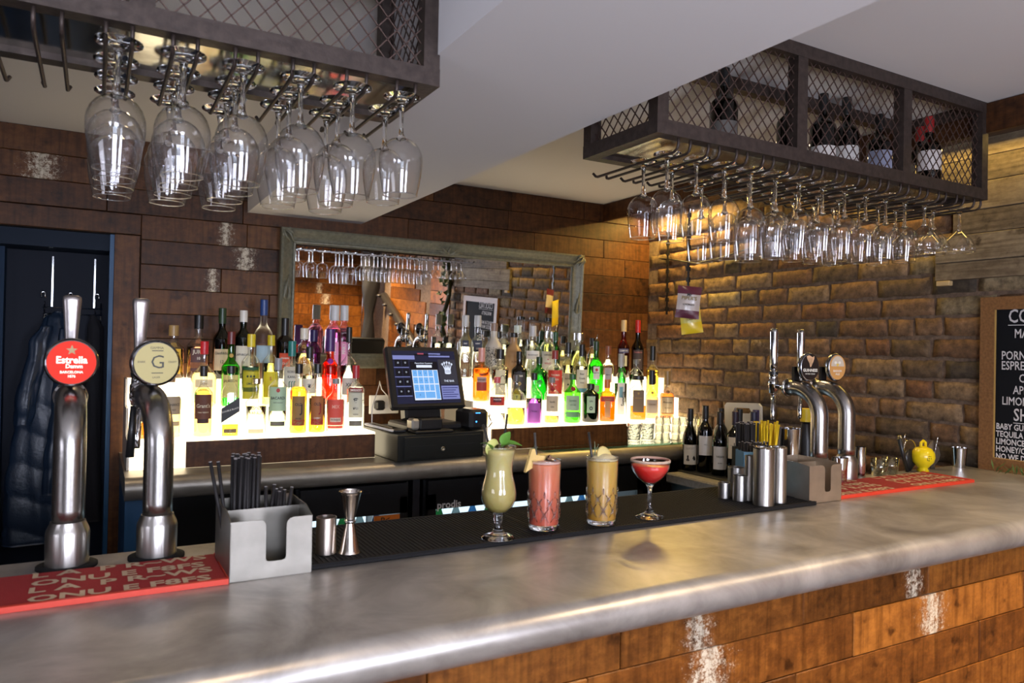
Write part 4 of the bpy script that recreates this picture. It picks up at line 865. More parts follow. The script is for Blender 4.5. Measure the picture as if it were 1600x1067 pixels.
# bottles standing in the right glass rack
for (x, y, h, lc, z0, z1_, t, lb, cp) in [(1.47, 1.47, .25, (.1, .09, .08), .15, .4, '', 'dark bottle in the right rack, nearest the beam', BK),
        (1.765, 1.5, .262, (.12, .1, .09), .1, .3, '♆', 'dark bottle with a brown label in the right rack', BK), (1.86, 1.46, .25, (.6, .56, .52), .12, .36, '', 'dark bottle with a narrow white label in the right rack', BK),
        (2.02, 1.50, .28, (.55, .53, .5), .1, .44, 'Cuvée', 'dark bottle with a wide white label in the right rack', BK), (2.14, 1.47, .24, (.4, .44, .6), .05, .5, '✽', 'bottle with a blue patterned label in the right rack', BK),
        (2.40, 1.5, .25, (.7, .66, .62), .12, .5, '⚘', 'bottle with a pale flower label near the right end of the rack', (.35, .02, .02)), (2.335, 1.43, .255, (.65, .6, .58), .3, .55, '', 'bottle with red capsule near the right end of the rack', (.35, .02, .02))]:
    bottle(lb, x, y, 2.0155, h, .0375, glass=GW, liq=(.02, .015, .01), lvl=.6, cap=(cp, .2, .0145), lab=(lc, z0, z1_, 1.1), txt=((t, .03, (z0 + z1_) / 2, (.25, .2, .18)),) if t else (), group='bottles in the right rack', name='wine_bottle')
# small glasses by the lit shelf
def tumbler(mk, x, y, z, label, r=.036, h=.088, cut=True, grp='cut glass tumblers', up=True, name='tumbler'):
    g = root(name, label, 'glass', (x, y, z), (0, 0, 0) if up else (PI, 0, 0), grp)
    put('wall', mk, None, g)
    return g
tm = MB().lathe([(0, 0), (.031, 0), (.036, .088), (.0335, .088), (.029, .012), (0, .011)], 24).m('tumbler', True); tm.materials.append(GL('cut_tumbler', (.9, .92, .9), .3, 2.2, .05, 1.0, 90))
for i, (x, y) in enumerate([(2.262, 2.812), (2.338, 2.806)]): tumbler(tm, x, y, 1.0592, ['cut glass tumbler on the back counter, the left of two', 'cut glass tumbler on the back counter, the right of two'][i])
sm = MB().lathe([(0, 0), (.019, 0), (.025, .04), (.0235, .04), (.018, .006), (0, .005)], 16).m('shot', True); sm.materials.append(GL('shot_glass', (.93, .93, .88), .25, 2.2, .04))
ns = 0
for c in range(6):
    for k in range(3):
        tumbler(sm, 2.405 + .053 * c, 2.80 - .002 * k + (.01 if c % 2 else 0), (1.0592 if 2.405 + .053 * c < 2.485 else 1.0507) + .0405 * (k + 1), f'clear shot glass upside down in a stack of three, {ORD[c]} stack from the left, {["bottom", "middle", "top"][k]}', grp='stacked shot glasses', up=False, name='shot_glass')

# ================================================================== TILL
ti = root('cash_drawer', 'black cash drawer with round lock under the till', 'cash drawer', (1.215, 2.71, 1.0505), (0, 0, math.radians(4)))
put('body', cbox(.385, .4, .104, .003), P('black_steel', (.018, .02, .018), .35, .4), ti, (0, .2, 0))
put('drawer_front', cbox(.345, .006, .084, .002), P('black_steel', (.018, .02, .018), .35, .4), ti, (.005, -.003, .01))
for x in (-.09, .09): put('slot', MB().box(x - .055, x + .055, -.0075, -.0055, .055, .058).m(), P('slot_black', (.002, .002, .002), .6), ti)
put('lock', MB().lathe([(0, 0), (.009, 0), (.009, .003), (.005, .004), (.005, .003), (0, .003)], 16).m('lock', True), P('brass_lock', (.5, .45, .35), .3, 1), ti, (.0, -.006, .042), (PI / 2, 0, 0))
tl = root('till_terminal', 'black touch screen till terminal on the cash drawer', 'till', (1.185, 2.868, 1.1555), (0, 0, math.radians(4)))
put('foot', cbox(.25, .2, .03, .008), BLACKP, tl, (.03, .02, 0))
put('stand', cbox(.17, .06, .12, .01), BLACKP, tl, (.03, .05, .03), (-.2, 0, 0))
sc_ = put('screen_housing', cbox(.335, .034, .262, .008), BLACKP, tl, (0, -.075, .088), (math.radians(-19), 0, 0))
SW_, SH = .30, .226
scr = put('screen', MB().box(-.143, .143, -.0185, -.0172, .02, .242).m(), EM('screen_navy', (.012, .013, .035), 1.2), sc_)
def q(x0, x1, z0, z1, m, dy=-.0191, name='screen_tile'): return put(name, MB().box(x0, x1, dy, dy + .0005, z0, z1).m(), m, scr)
LB = EM('screen_lilac', (.25, .28, .62), .8); KB = EM('screen_key_blue', (.16, .42, .85), 1.0); KW = EM('screen_white', (.75, .82, 1), 1.0); DK = EM('screen_dark', (.01, .01, .02), .5)
q(-.142, -.045, .205, .222, LB); q(-.045, .06, .222, .229, DK); q(-.03, -.002, .2265, .2325, EM('screen_red', (.5, .1, .15), .8)); q(.02, .075, .2265, .2325, LB); q(.02, .118, .2155, .222, LB)
for k in range(4):
    z = .176 - .04 * k; q(-.141, -.075, z - .006, z - .0035, LB)
    for x in (-.122, -.09):
        q(x - .014, x + .014, z, z + .028, DK)
        v, f = text_flat('○' if k % 2 else '□', .008, .02); put('lettering', MB().add(v, f).m(), KW, scr, (x, -.0202, z + .014))
q(-.07, .056, .028, .196, DK, -.0196); q(-.066, .052, .033, .16, KW, -.0199); q(-.042, .028, .17, .181, KW, -.0199)
for r3 in range(4):
    for c3 in range(4):
        if r3 == 3 and c3 % 2: continue
        x0 = -.063 + c3 * .0235; w3 = .0205 if r3 < 3 else .044; z0 = .1325 - r3 * .0305
        q(x0, x0 + w3, z0, z0 + .0265, KB, -.0202)
        v, f = text_flat('789x456+123-0 .'[r3 * 4 + c3], .009, .0); put('lettering', MB().add(v, f).m(), EM('screen_digit', (.02, .08, .35), .6), scr, (x0 + w3 / 2, -.0208, z0 + .013))
q(.032, .0495, .102, .158, KB, -.0202); q(.032, .0495, .037, .0975, KB, -.0202)
v, f = text_flat('Please Enter Password', .0088, .01); put('lettering', MB().add(v, f).m(), KW, scr, (-.008, -.0202, .1885))
q(.06, .141, .098, .205, EM('screen_grey', (.05, .05, .07), .7)); 
v, f = text_flat('♛', .07, .0); put('emblem', MB().add(v, f).m(), KW, scr, (.1, -.0198, .165))
v, f = text_flat('THE BAR', .012, .01); put('lettering', MB().add(v, f).m(), KW, scr, (.1, -.0198, .112))
q(.06, .141, .035, .092, LB)
for k in range(5): q(.064, .136 - .01 * (k % 3), .0815 - k * .0095, .0845 - k * .0095, EM('screen_text', (.04, .05, .25), .5), -.0197)
sp = root('till_receipt_unit', 'black rounded receipt and card unit with two blue lights beside the till screen', 'till unit', (1.385, 2.795, 1.157), (0, 0, math.radians(4)))
put('body', cbox(.09, .14, .085, .014), BLACKP, sp)
put('blue_light', MB().box(-.022, .0, -.0712, -.0702, .07, .073).m(), EM('blue_led', (.03, .2, 1), 7), sp)
put('blue_light', MB().lathe([(0, 0), (.0035, 0), (.002, .0018), (0, .002)], 12).m(), EM('blue_led', (.03, .2, 1), 7), sp, (-.018, -.0702, .036), (PI / 2, 0, 0))
put('clip', MB().tube([(.04, -.07, .01), (.052, -.078, .03), (.04, -.07, .06)], .003, 6).m('clip', True), CHROME, sp)
cr_ = root('card_reader', 'small black box with silver rounded end in front of the till', 'card reader', (1.150, 2.742, 1.1555), (0, 0, math.radians(4)))
put('body', cbox(.10, .05, .045, .006), BLACKP, cr_, (.02, 0, .012)); put('base', cbox(.17, .075, .011, .004), BLACKP, cr_, (.03, 0, 0))
put('silver_end', cbox(.034, .055, .044, .008), P('brushed_silver', (.5, .48, .42), .3, .7), cr_, (-.05, -.002, .014))
ph = root('smartphone', 'white smartphone propped flat beside the till with a charging cable', 'phone', (1.012, 2.845, 1.166), (math.radians(9), math.radians(4), math.radians(38)))
put('body', cbox(.068, .135, .009, .003), WHITE, ph); put('phone_screen', cbox(.056, .1, .0012, 0), P('phone_black_glass', (.02, .022, .02), .08), ph, (0, 0, .0089))
tag(put('phone_stand', cbox(.05, .06, .012, .003), BLACKP, None, (1.06, 2.80, 1.1556)), 'small black pad under the near end of the white phone', 'stand')
cb = put('charging_cable', MB().tube([(.985, 2.895, 1.185), (1.0, 2.94, 1.24), (1.06, 3.03, 1.33), (1.068, 3.05, 1.345), (1.075, 3.04, 1.31), (1.10, 3.0, 1.27), (1.15, 2.96, 1.26)], .0022, 7).m('cable', True), WHITE)
tag(cb, 'thin white charging cable looping up from the phone to the till', 'cable')
so = root('wall_socket', 'white double wall socket with black plug between the lit shelves', 'socket', (1.2, YB - .004, 1.175))
put('plate', cbox(.145, .01, .088, .003), WHITE, so); put('plug', cbox(.045, .04, .045, .008), BLACKP, so, (-.03, -.025, .02)); put('switch', cbox(.01, .004, .016, .001), WHITE, so, (.05, -.006, .05))
tag(put('folded_cloth', cbox(.05, .035, .012, .004), P('cream_cloth', (.6, .55, .4), .8), None, (1.44, 2.74, 1.0506)), 'small folded cream cloth at the right end of the cash drawer', 'cloth')

# ================================================================== BAR TOP THINGS
BT = 1.1004
# ---- beer fonts
def font_tap(label, x, y, rz, badge, rise=.29, nozzle=True, badge_r=(.044, .044), handle_flat=True, turn=0):
    """column with swan neck bending away to the barman's side"""
    g = root('beer_tap', label, 'beer tap', (x, y, BT), (0, 0, rz))
    rp = .0255
    put('base_ring', MB().lathe([(.048, 0), (.048, .004), (.036, .006)], 28).m('base', True), BLACKR, g)
    put('collar', smooth_angle(MB().lathe([(.034, .006), (.0345, .06), (.033, .066), (.0275, .078), (.0275, .08)], 32).m('collar', True), 35), STEEL, g)
    b = .085; top = rise
    pts = [(0, 0, .075), (0, 0, top - b)] + [(0, b * (1 - math.cos(t)), top - b + b * math.sin(t)) for t in [PI / 2 * i / 12 for i in range(1, 13)]] + [(0, b + .03, top)]
    pts[1:1] = [(0, 0, .075 + (top - b - .075) * k / 5) for k in range(1, 5)]
    put('pipe', MB().tube(pts, rp, 28).m('pipe', True), PIPEM, g)
    put('end_ring', MB().lathe([(.0285, 0), (.0295, .004), (.0285, .008)], 28).m('ring', True), CHROME, g, (0, b + .03, top), (-PI / 2, 0, 0))
    yt = b + .095
    put('shank', MB().tube([(0, b + .036, top), (0, b + .05, top), (0, yt, top)], [.012, .008, .0075], 14).m('shank', True), CHROME, g)
    v = put('valve', MB().lathe([(.010, -.028), (.014, -.026), (.0145, -.004), (.0165, 0), (.0165, .014), (.014, .017), (.0135, .03), (.0145, .032), (.0145, .046), (.011, .048)], 24).m('valve', True), CHROME, g, (0, yt, top + .004))
    put('washer', MB().lathe([(.0148, .0), (.0148, .009)], 20).m(), BLACKP, v, (0, 0, .034))
    put('nozzle', MB().lathe([(.0052, -.115), (.006, -.11), (.0095, -.03)], 18).m('nozzle', True), CHROME, g, (0, yt, top + .004))
    if handle_flat:
        put('handle', MB().lathe([(.009, 0), (.0095, .02), (.011, .06), (.0145, .11), (.0165, .135), (.0155, .142), (.010, .145)], 20, sy=.6, ex=3).m('handle', True), P('worn_handle_steel', (.34, .31, .3), .32, .9, .1, 60), g, (0, yt, top + .05), (math.radians(4), 0, 0))
    else:
        put('handle', MB().lathe([(.011, 0), (.012, .018), (.013, .025), (.0125, .06), (.0135, .125), (.0125, .136), (.009, .138)], 20).m('handle', True), CHROME, g, (0, yt, top + .052))
    # badge on its short post above the pipe end
    bz = top + .067; by = .045
    put('badge_post', MB().box(-.012, .012, b + .002, b + .012, top + .02, bz + .0).m(), BLACKP, g)
    rx, rz_ = badge_r
    sh = put('badge_housing', MB().lathe([(0, -.058), (.008, -.054), (.020, -.03), (rx * .88, -.012), (rx, -.004), (rx, .006), (rx * .9, .010)], 32, sy=rz_ / rx).m('housing', True), P('dark_chrome', (.25, .25, .26), .18, 1), g, (0, by, bz), (PI / 2, 0, turn))
    fc = put('badge_face', MB().lathe([(0, .0), (rx * .88, .0), (rx * .88, .0012), (0, .0012)], 32, sy=rz_ / rx).m(), badge['face'], g, (math.sin(turn) * .0102, by - .0102 * math.cos(turn), bz), (PI / 2, 0, turn))
    for (s, size, x_, z_, mat, *o) in badge['txt']:
        v_, f_ = text_flat(s, size, o[0] if o else .01, sx=o[1] if len(o) > 1 else 1)
        put('lettering', mesh('lettering', [(p[0] + x_, p[2] + z_, .0017) for p in v_], f_), mat, fc)
    for (x0, x1, z0, z1_, mat) in badge.get('bars', []):
        put('bar_print', mesh('bar', [(x0, z0, .0016), (x1, z0, .0016), (x1, z1_, .0016), (x0, z1_, .0016)], [(0, 1, 2, 3)]), mat, fc)
    return g
def star_mb(r, cx, cz, h):
    vs = [(cx + (r if i % 2 == 0 else r * .42) * math.sin(PI * i / 5), cz + (r if i % 2 == 0 else r * .42) * math.cos(PI * i / 5), h) for i in range(10)]
    return mesh('star', vs, [tuple(range(10))])
REDL = EM('lit_red_badge', (.85, .03, .01), 1.0); WHL = EM('lit_white_print', (1, .95, .85), 1.6)
t1 = font_tap('steel swan-neck beer tap with glowing red round badge', -.034, 1.517, math.radians(2), dict(face=REDL, txt=[('Estrella', .0175, 0, .004, WHL, .03, .95), ('Damm', .010, .004, -.007, WHL, .03), ('BARCELONA', .0062, 0, -.0175, WHL, .03), ('1876', .0065, 0, -.025, WHL, .03)]))
put('star', star_mb(.0095, 0, .022, .0019), P('gold_star', (.35, .2, .03), .4), [c for c in t1.children if c.name.startswith('badge_face')][0])
GB = P('gold_badge', (.46, .38, .13), .45); GBK = P('badge_black', (.03, .03, .02), .5)
t2 = font_tap('steel swan-neck beer tap with pale gold badge lettered G', .108, 1.516, math.radians(9), dict(face=GB, txt=[('G', .036, .002, .001, GBK, -.004), ('GAMMA', .0065, 0, .0285, GBK, .0), ('DARK', .005, -.026, .002, GBK), ('CRAFT', .005, .028, .002, GBK), ('LAGER', .0045, 0, -.027, GBK)], bars=[(-.0085, .0115, .0225, .024, GBK), (-.0085, .0115, -.0195, -.018, GBK)]))
put('side_lever', MB().bar((-.02, .12, .27), (-.024, .125, .17), .006, 10, .008).m('lever', True), BLACKP, t2)
OV = P('black_badge', (.012, .01, .01), .25, coat=.5); TANP = P('tan_print', (.7, .42, .22), .4); CRP = P('cream_print', (.8, .75, .62), .4)
t3 = font_tap('steel swan-neck beer tap with black oval badge bearing a harp', 1.945, 1.522, math.radians(0), dict(face=OV, txt=[('GUINNESS', .0125, 0, -.010, CRP, .03, .86), ('EXTRA COLD', .0055, 0, -.021, CRP), ('♪', .001, 0, .02, TANP)]), handle_flat=False, badge_r=(.034, .045), turn=-.3)
fcs = [c for c in t3.children if c.name.startswith('badge_face')][0]
hv = [(-.013, .034), (-.004, .037), (.008, .031), (.013, .035), (.0135, .028), (.010, .017), (.003, .002), (.0, .000), (-.001, .004), (-.003, .012), (-.011, .026)]
put('harp_emblem', mesh('harp', [(x, z, .0016) for x, z in hv], [tuple(range(len(hv)))]), TANP, fcs)
for i in range(4): put('harp_string', mesh('string', [(-.008 + i * .0045, .028, .002), (-.0072 + i * .0045, .028, .002), (.0002 + i * .002, .008, .002), (-.0004 + i * .002, .008, .002)], [(0, 1, 2, 3)]), OV, fcs)
OR = P('orange_badge', (.62, .3, .08), .4)
t4 = font_tap('steel swan-neck beer tap with orange and cream oval badge, nearest the brick wall', 2.085, 1.530, math.radians(0), dict(face=OR, txt=[('● ●', .012, 0, .014, CRP), ('▼', .012, 0, .006, P('yellow_print', (.75, .5, .05), .4)), ('BADGER', .009, 0, -.012, CRP, .02, .9), ('ALE', .009, 0, -.022, CRP, .02)]), handle_flat=False, badge_r=(.033, .045), turn=-.3)
fc4 = [c for c in t4.children if c.name.startswith('badge_face')][0]
put('cream_half', mesh('half', [(.0235 * math.cos(t) , .003 + .033 * math.sin(t), .0015) for t in [PI * i / 14 for i in range(15)]], [tuple(range(15))]), P('cream_enamel', (.6, .5, .38), .4), fc4)

# ---- bar mats
MR = P('red_bar_towel_mat', (.28, .012, .013), .85, 0, .4, 400); MRE = P('coral_rubber_edge', (.6, .045, .02), .5); MT = P('cream_raised_pattern', (.5, .37, .25), .8, 0, .4, 300)
def red_mat(label, x, y, L, D, rz=0, edge=MRE, pattern=('L A  P R~WS', 'ONU E F8FS')):
    g = root('bar_mat', label, 'bar mat', (x, y, BT), (0, 0, rz))
    put('mat', cbox(L, D, .007, .001), MR, g); 
    put('rubber_edge', MB().box(-L / 2 - .001, L / 2 + .001, -D / 2 - .008, -D / 2, 0, .009).box(L / 2 + .0005, L / 2 + .006, -D / 2, D / 2, 0, .0085).m(), edge, g)
    for r3 in range(2):
        for c3 in range(2):
            for ln, s in enumerate(pattern):
                x0 = L / 2 - .015 - c3 * .36 - (.0 if ln == 0 else .008)
                v, f = text_flat(s, .05, .03, 'RIGHT', sx=.98)
                if x0 + min(p[0] for p in v) < -L / 2: continue
                put('lettering', mesh('lettering', [(p[0] + x0, p[2] * .8 + (D * .25 if r3 == 0 else -D * .25) + (.023 if ln == 0 else -.023), .0078) for p in v], f), MT, g)
    return g
red_mat('red bar mat with cream pattern in front of the two left taps', -.2, 1.385, .80, .165)
red_mat('red bar mat with cream pattern in front of the oval badge taps', 2.115, 1.425, .665, .165)
bm_ = root('rubber_service_mat', 'long black rubber bar mat with fine ribs under the cocktails', 'bar mat', (.99, 1.4, BT))
put('mat', cbox(1.36, .27, .008, .002), BLACKR, bm_, (0, .045, 0))
for s in (-1, 1): put('mat_lip', MB().box(-.68, .68, s * .130 + .045 - .004, s * .130 + .045 + .004, .008, .0095).m(), BLACKR, bm_)
rbs = MB()
for i in range(150):
    x = -.668 + i * .009; rbs.box(x - .0018, x + .0018, -.083, .168, .008, .0094)
put('ribs', rbs.m(), P('black_rubber_rib', (.012, .012, .013), .7, spec=.2), bm_, kind='stuff')
put('join', MB().box(-.15, -.148, -.095, .18, .0081, .0092).m(), P('join_gap', (.003, .003, .003), .9), bm_)

# ---- napkin and straw caddies
def plate_notch(w, h, nx0, nx1, nz0, th, name='front_plate'):
    """flat plate with a U notch open at the top, rounded corners"""
    r = .012; pts = [(0, 0), (w, 0), (w, h - .003), (w - .003, h)]
    pts += [(nx1 + r, h)] + [(nx1 + r - r * math.sin(t), h - r + r * math.cos(t)) for t in (PI / 6, PI / 3, PI / 2)]
    rr = .006
    pts += [(nx1, nz0 + rr)] + [(nx1 - rr + rr * math.cos(t), nz0 + rr - rr * math.sin(t)) for t in (PI / 4, PI / 2)]
    pts += [(nx0 + rr, nz0)] + [(nx0 + rr - rr * math.sin(t), nz0 + rr - rr * math.cos(t)) for t in (PI / 4, PI / 2)]
    pts += [(nx0 - r + r * math.cos(t), h - r + r * math.sin(t)) for t in (0, PI / 6, PI / 3, PI / 2)] + [(.003, h), (0, h - .003)]
    n = len(pts); v = [(x, 0, z) for x, z in pts] + [(x, th, z) for x, z in pts]
    f = [tuple(range(n)), tuple(range(2 * n - 1, n - 1, -1))] + [(i + n, (i + 1) % n + n, (i + 1) % n, i) for i in range(n)]
    return mesh(name, v, f)
CAD = P('scuffed_steel_sheet', (.26, .245, .215), .36, .92, .1, 25, .1)
def caddy(label, x, y, rz, w=.136, d=.15, hf=.1, hb=.112, mat=CAD, notch=(.058, .092, .028)):
    g = root('napkin_caddy', label, 'caddy', (x, y, BT), (0, 0, rz)); th = .0016
    put('front_plate', plate_notch(w, hf, notch[0], notch[1], notch[2], th), mat, g, (-w / 2, 0, 0))
    for s in (-1, 1):
        xx = s * (w / 2 - th / 2)
        v = [(xx - th / 2, 0, 0), (xx - th / 2, d, 0), (xx - th / 2, d, hb), (xx - th / 2, .04, hb), (xx - th / 2, 0, hf)]
        v += [(a + th, b, c) for a, b, c in v]
        put('side_plate', mesh('side', v, [(0, 1, 2, 3, 4), (9, 8, 7, 6, 5)] + [(i + 5, (i + 1) % 5 + 5, (i + 1) % 5, i) for i in range(5)]), mat, g)
    put('back_plate', MB().box(-w / 2, w / 2, d - th, d, 0, hb).m(), mat, g)
    put('floor_plate', MB().box(-w / 2, w / 2, 0, d, 0, th).m(), mat, g)
    put('divider', MB().box(-w / 2 + th, w / 2 - th, .085, .085 + th, 0, hb - .01).m(), mat, g)
    return g
caddy('scuffed steel napkin and straw caddy at the end of the left red mat', .2705, 1.300, math.radians(1))
caddy('plain steel napkin caddy beside the right red mat', 1.722, 1.325, math.radians(-2), .125, .15, .1, .105, P('tan_steel_sheet', (.5, .42, .33), .36, .85, .1, 25, .1), (.06, .083, .028))
STR = P('black_paper_straw', (.012, .0105, .011), .6, spec=.3); STRT = P('straw_cut_end', (.32, .3, .3), .7)
YEL = P('gold_foil_straw', (.75, .52, .02), .3, .5)
sm_b = MB().bar((0, 0, 0), (0, 0, 1), .0034, 8).m()
def straw(label, x, y, z, h, lean=(0, 0), mat=STR, grp='black straws in the left caddy', r=.0033, tip=STRT):
    g = root('straw', label, 'straw', (x, y, z), (lean[0], lean[1], 0), grp)
    put('tube', MB().bar((0, 0, 0), (0, 0, h), r, 8).m('tube', True), mat, g)
    put('cut_end', MB().bar((0, 0, h), (0, 0, h + .0007), r * .95, 8).m(), tip, g)
    return g
i = 0
for a in range(6):
    for b in range(4):
        straw('tall black straw in the ' + ['front', 'second', 'third', 'rear'][b] + ' row of the left caddy, ' + ORD[a] + ' from the left', .2225 + a * .0079 + (b % 2) * .003, 1.397 + b * .0082, BT + .002, .192 + rnd.uniform(-.004, .004), (rnd.uniform(-.01, .01), rnd.uniform(-.015, .025)))
straw('black straw leaning furthest left out of the left caddy', .217, 1.392, BT + .002, .19, (0, -.19)); straw('black straw leaning left beside the packed straws', .2195, 1.401, BT + .002, .186, (0, -.13))
for a in range(4):
    for b in range(2):
        straw('short black straw in the left caddy, ' + ORD[a] + ' from the left, ' + ['front', 'rear'][b] + ' row', .281 + a * .0095, 1.396 + b * .012, BT + .002, .128 + rnd.uniform(-.008, .01), (rnd.uniform(-.06, .06), rnd.uniform(-.03, .12)), grp='short black straws')
cupm = lambda r, h, t=.0012: smooth_angle(MB().lathe([(0, 0), (r - .001, 0), (r, .001), (r, h), (r - t, h), (r - t, .003), (0, .003)], 32).m('cup', True), 40)
tag(put('steel_cup', cupm(.0165, .118), STEEL, None, (.3145, 1.425, BT + .002)), 'small steel cup in the rear of the left caddy', 'cup')
BM2 = BT + .0098
tag(put('steel_cup', cupm(.0185, .068), P('warm_brushed_steel', (.55, .48, .42), .3, 1, .1, 150, stretch=(1, 1, .03)), None, (.383, 1.372, BM2)), 'small brushed cup beside the hourglass jigger', 'cup')
jg = root('cocktail_jigger', 'steel hourglass jigger standing on the black mat', 'jigger', (.425, 1.362, BM2))
put('measures', smooth_angle(MB().lathe([(0, .058), (.018, 0), (.0195, .002), (.0205, .0), (.018, .006), (.0085, .055), (.0085, .062), (.0195, .112), (.0215, .114), (.0205, .115), (.0075, .068), (0, .064)], 32).m('jigger', True), 50), P('jigger_steel', (.6, .55, .5), .2, 1), jg)
put('waist_ring', MB().lathe([(.0095, .055), (.0105, .058), (.0095, .062)], 24, closed=True).m('ring', True), CHROME, jg)

def cup_at(label, x, y, r, h, z=BM2, name='steel_canister', mat=STEEL, t=.0012, cat='canister'):
    return tag(put(name, cupm(r, h, t), mat, None, (x, y, z)), label, cat)
cup_at('shortest of the small steel measures at the left of the group', 1.472, 1.447, .0158, .042, name='steel_measure', cat='measure')
cup_at('small steel measure right of the shortest one', 1.487, 1.405, .0185, .066, name='steel_measure', cat='measure')
cup_at('steel measure standing behind the other two small ones', 1.525, 1.455, .0225, .078, name='steel_measure', cat='measure')
def lidded(label, x, y, r, h):
    g = root('steel_canister', label, 'canister', (x, y, BM2))
    put('body', smooth_angle(MB().lathe([(r - .001, 0), (r, .001), (r, h - .004), (r - .001, h - .003)], 36).m('body', True), 40), STEEL, g)
    put('top_rim', smooth_angle(MB().lathe([(r - .004, h - .006), (r, h - .004), (r + .0004, h - .001), (r - .001, h), (r - .003, h - .002), (r - .003, h - .007)], 36).m('rim', True), 40), CHROME, g)
lidded('wide tall brushed steel canister in front of the yellow straws', 1.502, 1.340, .0265, .148)
lidded('narrower tall brushed steel canister next to the wide one', 1.563, 1.345, .0200, .146)
cup_at('slim steel canister between the small measures and the wide canister', 1.512, 1.395, .014, .118)
bx = root('straw_box', 'blue cardboard box full of short black straws', 'box', (1.60, 1.462, BM2), (0, 0, math.radians(-25)))
put('box', MB().box(-.042, .042, -.03, -.0285, 0, .118).box(-.042, .042, .0285, .03, 0, .118).box(-.042, -.0405, -.03, .03, 0, .118).box(.0405, .042, -.03, .03, 0, .118).box(-.042, .042, -.03, .03, 0, .002).m(), P('blue_card', (.12, .28, .42), .7), bx)
for a in range(9):
    for b in range(3): straw('short black straw in the blue box, ' + ['front', 'middle', 'rear'][b] + ' row, ' + ORD[a] + ' from the left', 1.60 + math.cos(-.436) * (-.035 + a * .0087) - math.sin(-.436) * (-.018 + b * .017), 1.462 + math.sin(-.436) * (-.035 + a * .0087) + math.cos(-.436) * (-.018 + b * .017), BM2 + .002, .135 + rnd.uniform(-.004, .006), (rnd.uniform(-.02, .02), rnd.uniform(-.02, .02)), grp='black straws in the blue box')
jar = root('straw_jar', 'black pot holding tall black and gold straws behind the canisters', 'pot', (1.73, 1.545, BM2 - .0094), (0, 0, 0))
put('pot', MB().box(-.105, .05, -.032, -.03, 0, .125).box(-.105, .05, .022, .024, 0, .125).box(-.105, -.103, -.03, .022, 0, .125).box(.048, .05, -.03, .022, 0, .125).box(-.105, .05, -.032, .024, 0, .002).m(), BLACKP, jar)
for a in range(7):
    for b in range(4): straw('tall black straw in the black pot, ' + ['front', 'second', 'third', 'rear'][b] + ' row, ' + ORD[a] + ' from the left', 1.632 + a * .0078, 1.523 + b * .011, BT + .003, .192 + rnd.uniform(-.004, .004), (rnd.uniform(-.02, .02), rnd.uniform(-.05, .0)), grp='tall black straws in the black pot')
for a in range(8):
    for b in range(4): straw('tall gold straw in the black pot, ' + ['front', 'second', 'third', 'rear'][b] + ' row, ' + ORD[a] + ' from the left', 1.692 + a * .0085, 1.524 + b * .011, BT + .003, .186 + rnd.uniform(-.012, .01), (rnd.uniform(-.03, .03), rnd.uniform(-.02, .16)), YEL, 'gold straws in the black pot', tip=YEL)
tag(put('shaker_tin', smooth_angle(MB().lathe([(0, 0), (.029, 0), (.036, .168), (.0345, .168), (.028, .003), (0, .003)], 36).m('tin', True), 40), CHROME, None, (1.868, 1.60 - .03, BT)), 'tall polished shaker tin behind the plain napkin caddy', 'shaker')
tag(put('shaker_tin', smooth_angle(MB().lathe([(0, 0), (.02, 0), (.024, .08), (.0225, .08), (.019, .003), (0, .003)], 36).m('tin', True), 40), CHROME, None, (2.015, 1.50, BT)), 'short polished tin between the two right-hand taps', 'cup')
cut = root('chopping_board', 'white plastic chopping board with slot handle leaning on the brick wall', 'chopping board', (2.742, 2.56, .9372), (0, math.radians(3), PI / 2))
def board_slot(w, h, t):
    o = [(-w / 2 + .01, 0), (w / 2 - .01, 0), (w / 2, .01), (w / 2, h - .015), (w / 2 - .015, h), (-w / 2 + .015, h), (-w / 2, h - .015), (-w / 2, .01)]
    bm = bmesh.new()
    def ring(pts, y): return [bm.verts.new((x, y, z)) for x, z in pts]
    s = [(-.045, h - .05), (.045, h - .05), (.055, h - .038), (.045, h - .024), (-.045, h - .024), (-.055, h - .038)]
    for y in (0, t):
        a = ring(o, y); b = ring(s, y); e = []
        for r_3 in (a, b):
            for i in range(len(r_3)): e.append(bm.edges.new((r_3[i], r_3[(i + 1) % len(r_3)])))
        bmesh.ops.triangle_fill(bm, use_beauty=True, edges=e)
        if y == 0: A, B = a, b
        else:
            for p0, p1 in ((A, a), (B, b)):
                for i in range(len(p0)): bm.faces.new((p0[i], p0[(i + 1) % len(p0)], p1[(i + 1) % len(p0)], p1[i]))
    bmesh.ops.recalc_face_normals(bm, faces=bm.faces); m = bpy.data.meshes.new('board'); bm.to_mesh(m); bm.free(); return m
put('board', board_slot(.23, .318, .012), P('white_cutting_board', (.62, .6, .55), .5), cut)
sb = root('sauce_bottle', 'black bottle with yellow label between the board and the tap nozzle', 'bottle', (2.35, 1.90, .9302))
put('body', MB().lathe([(.03, 0), (.031, .01), (.031, .24), (.016, .3), (.012, .31)], 20).m('body', True), BLACKP, sb); put('cap', MB().lathe([(.02, .312), (.02, .36), (.018, .362)], 16).m('cap'), P('yellow_cap', (.7, .5, .02), .4), sb)

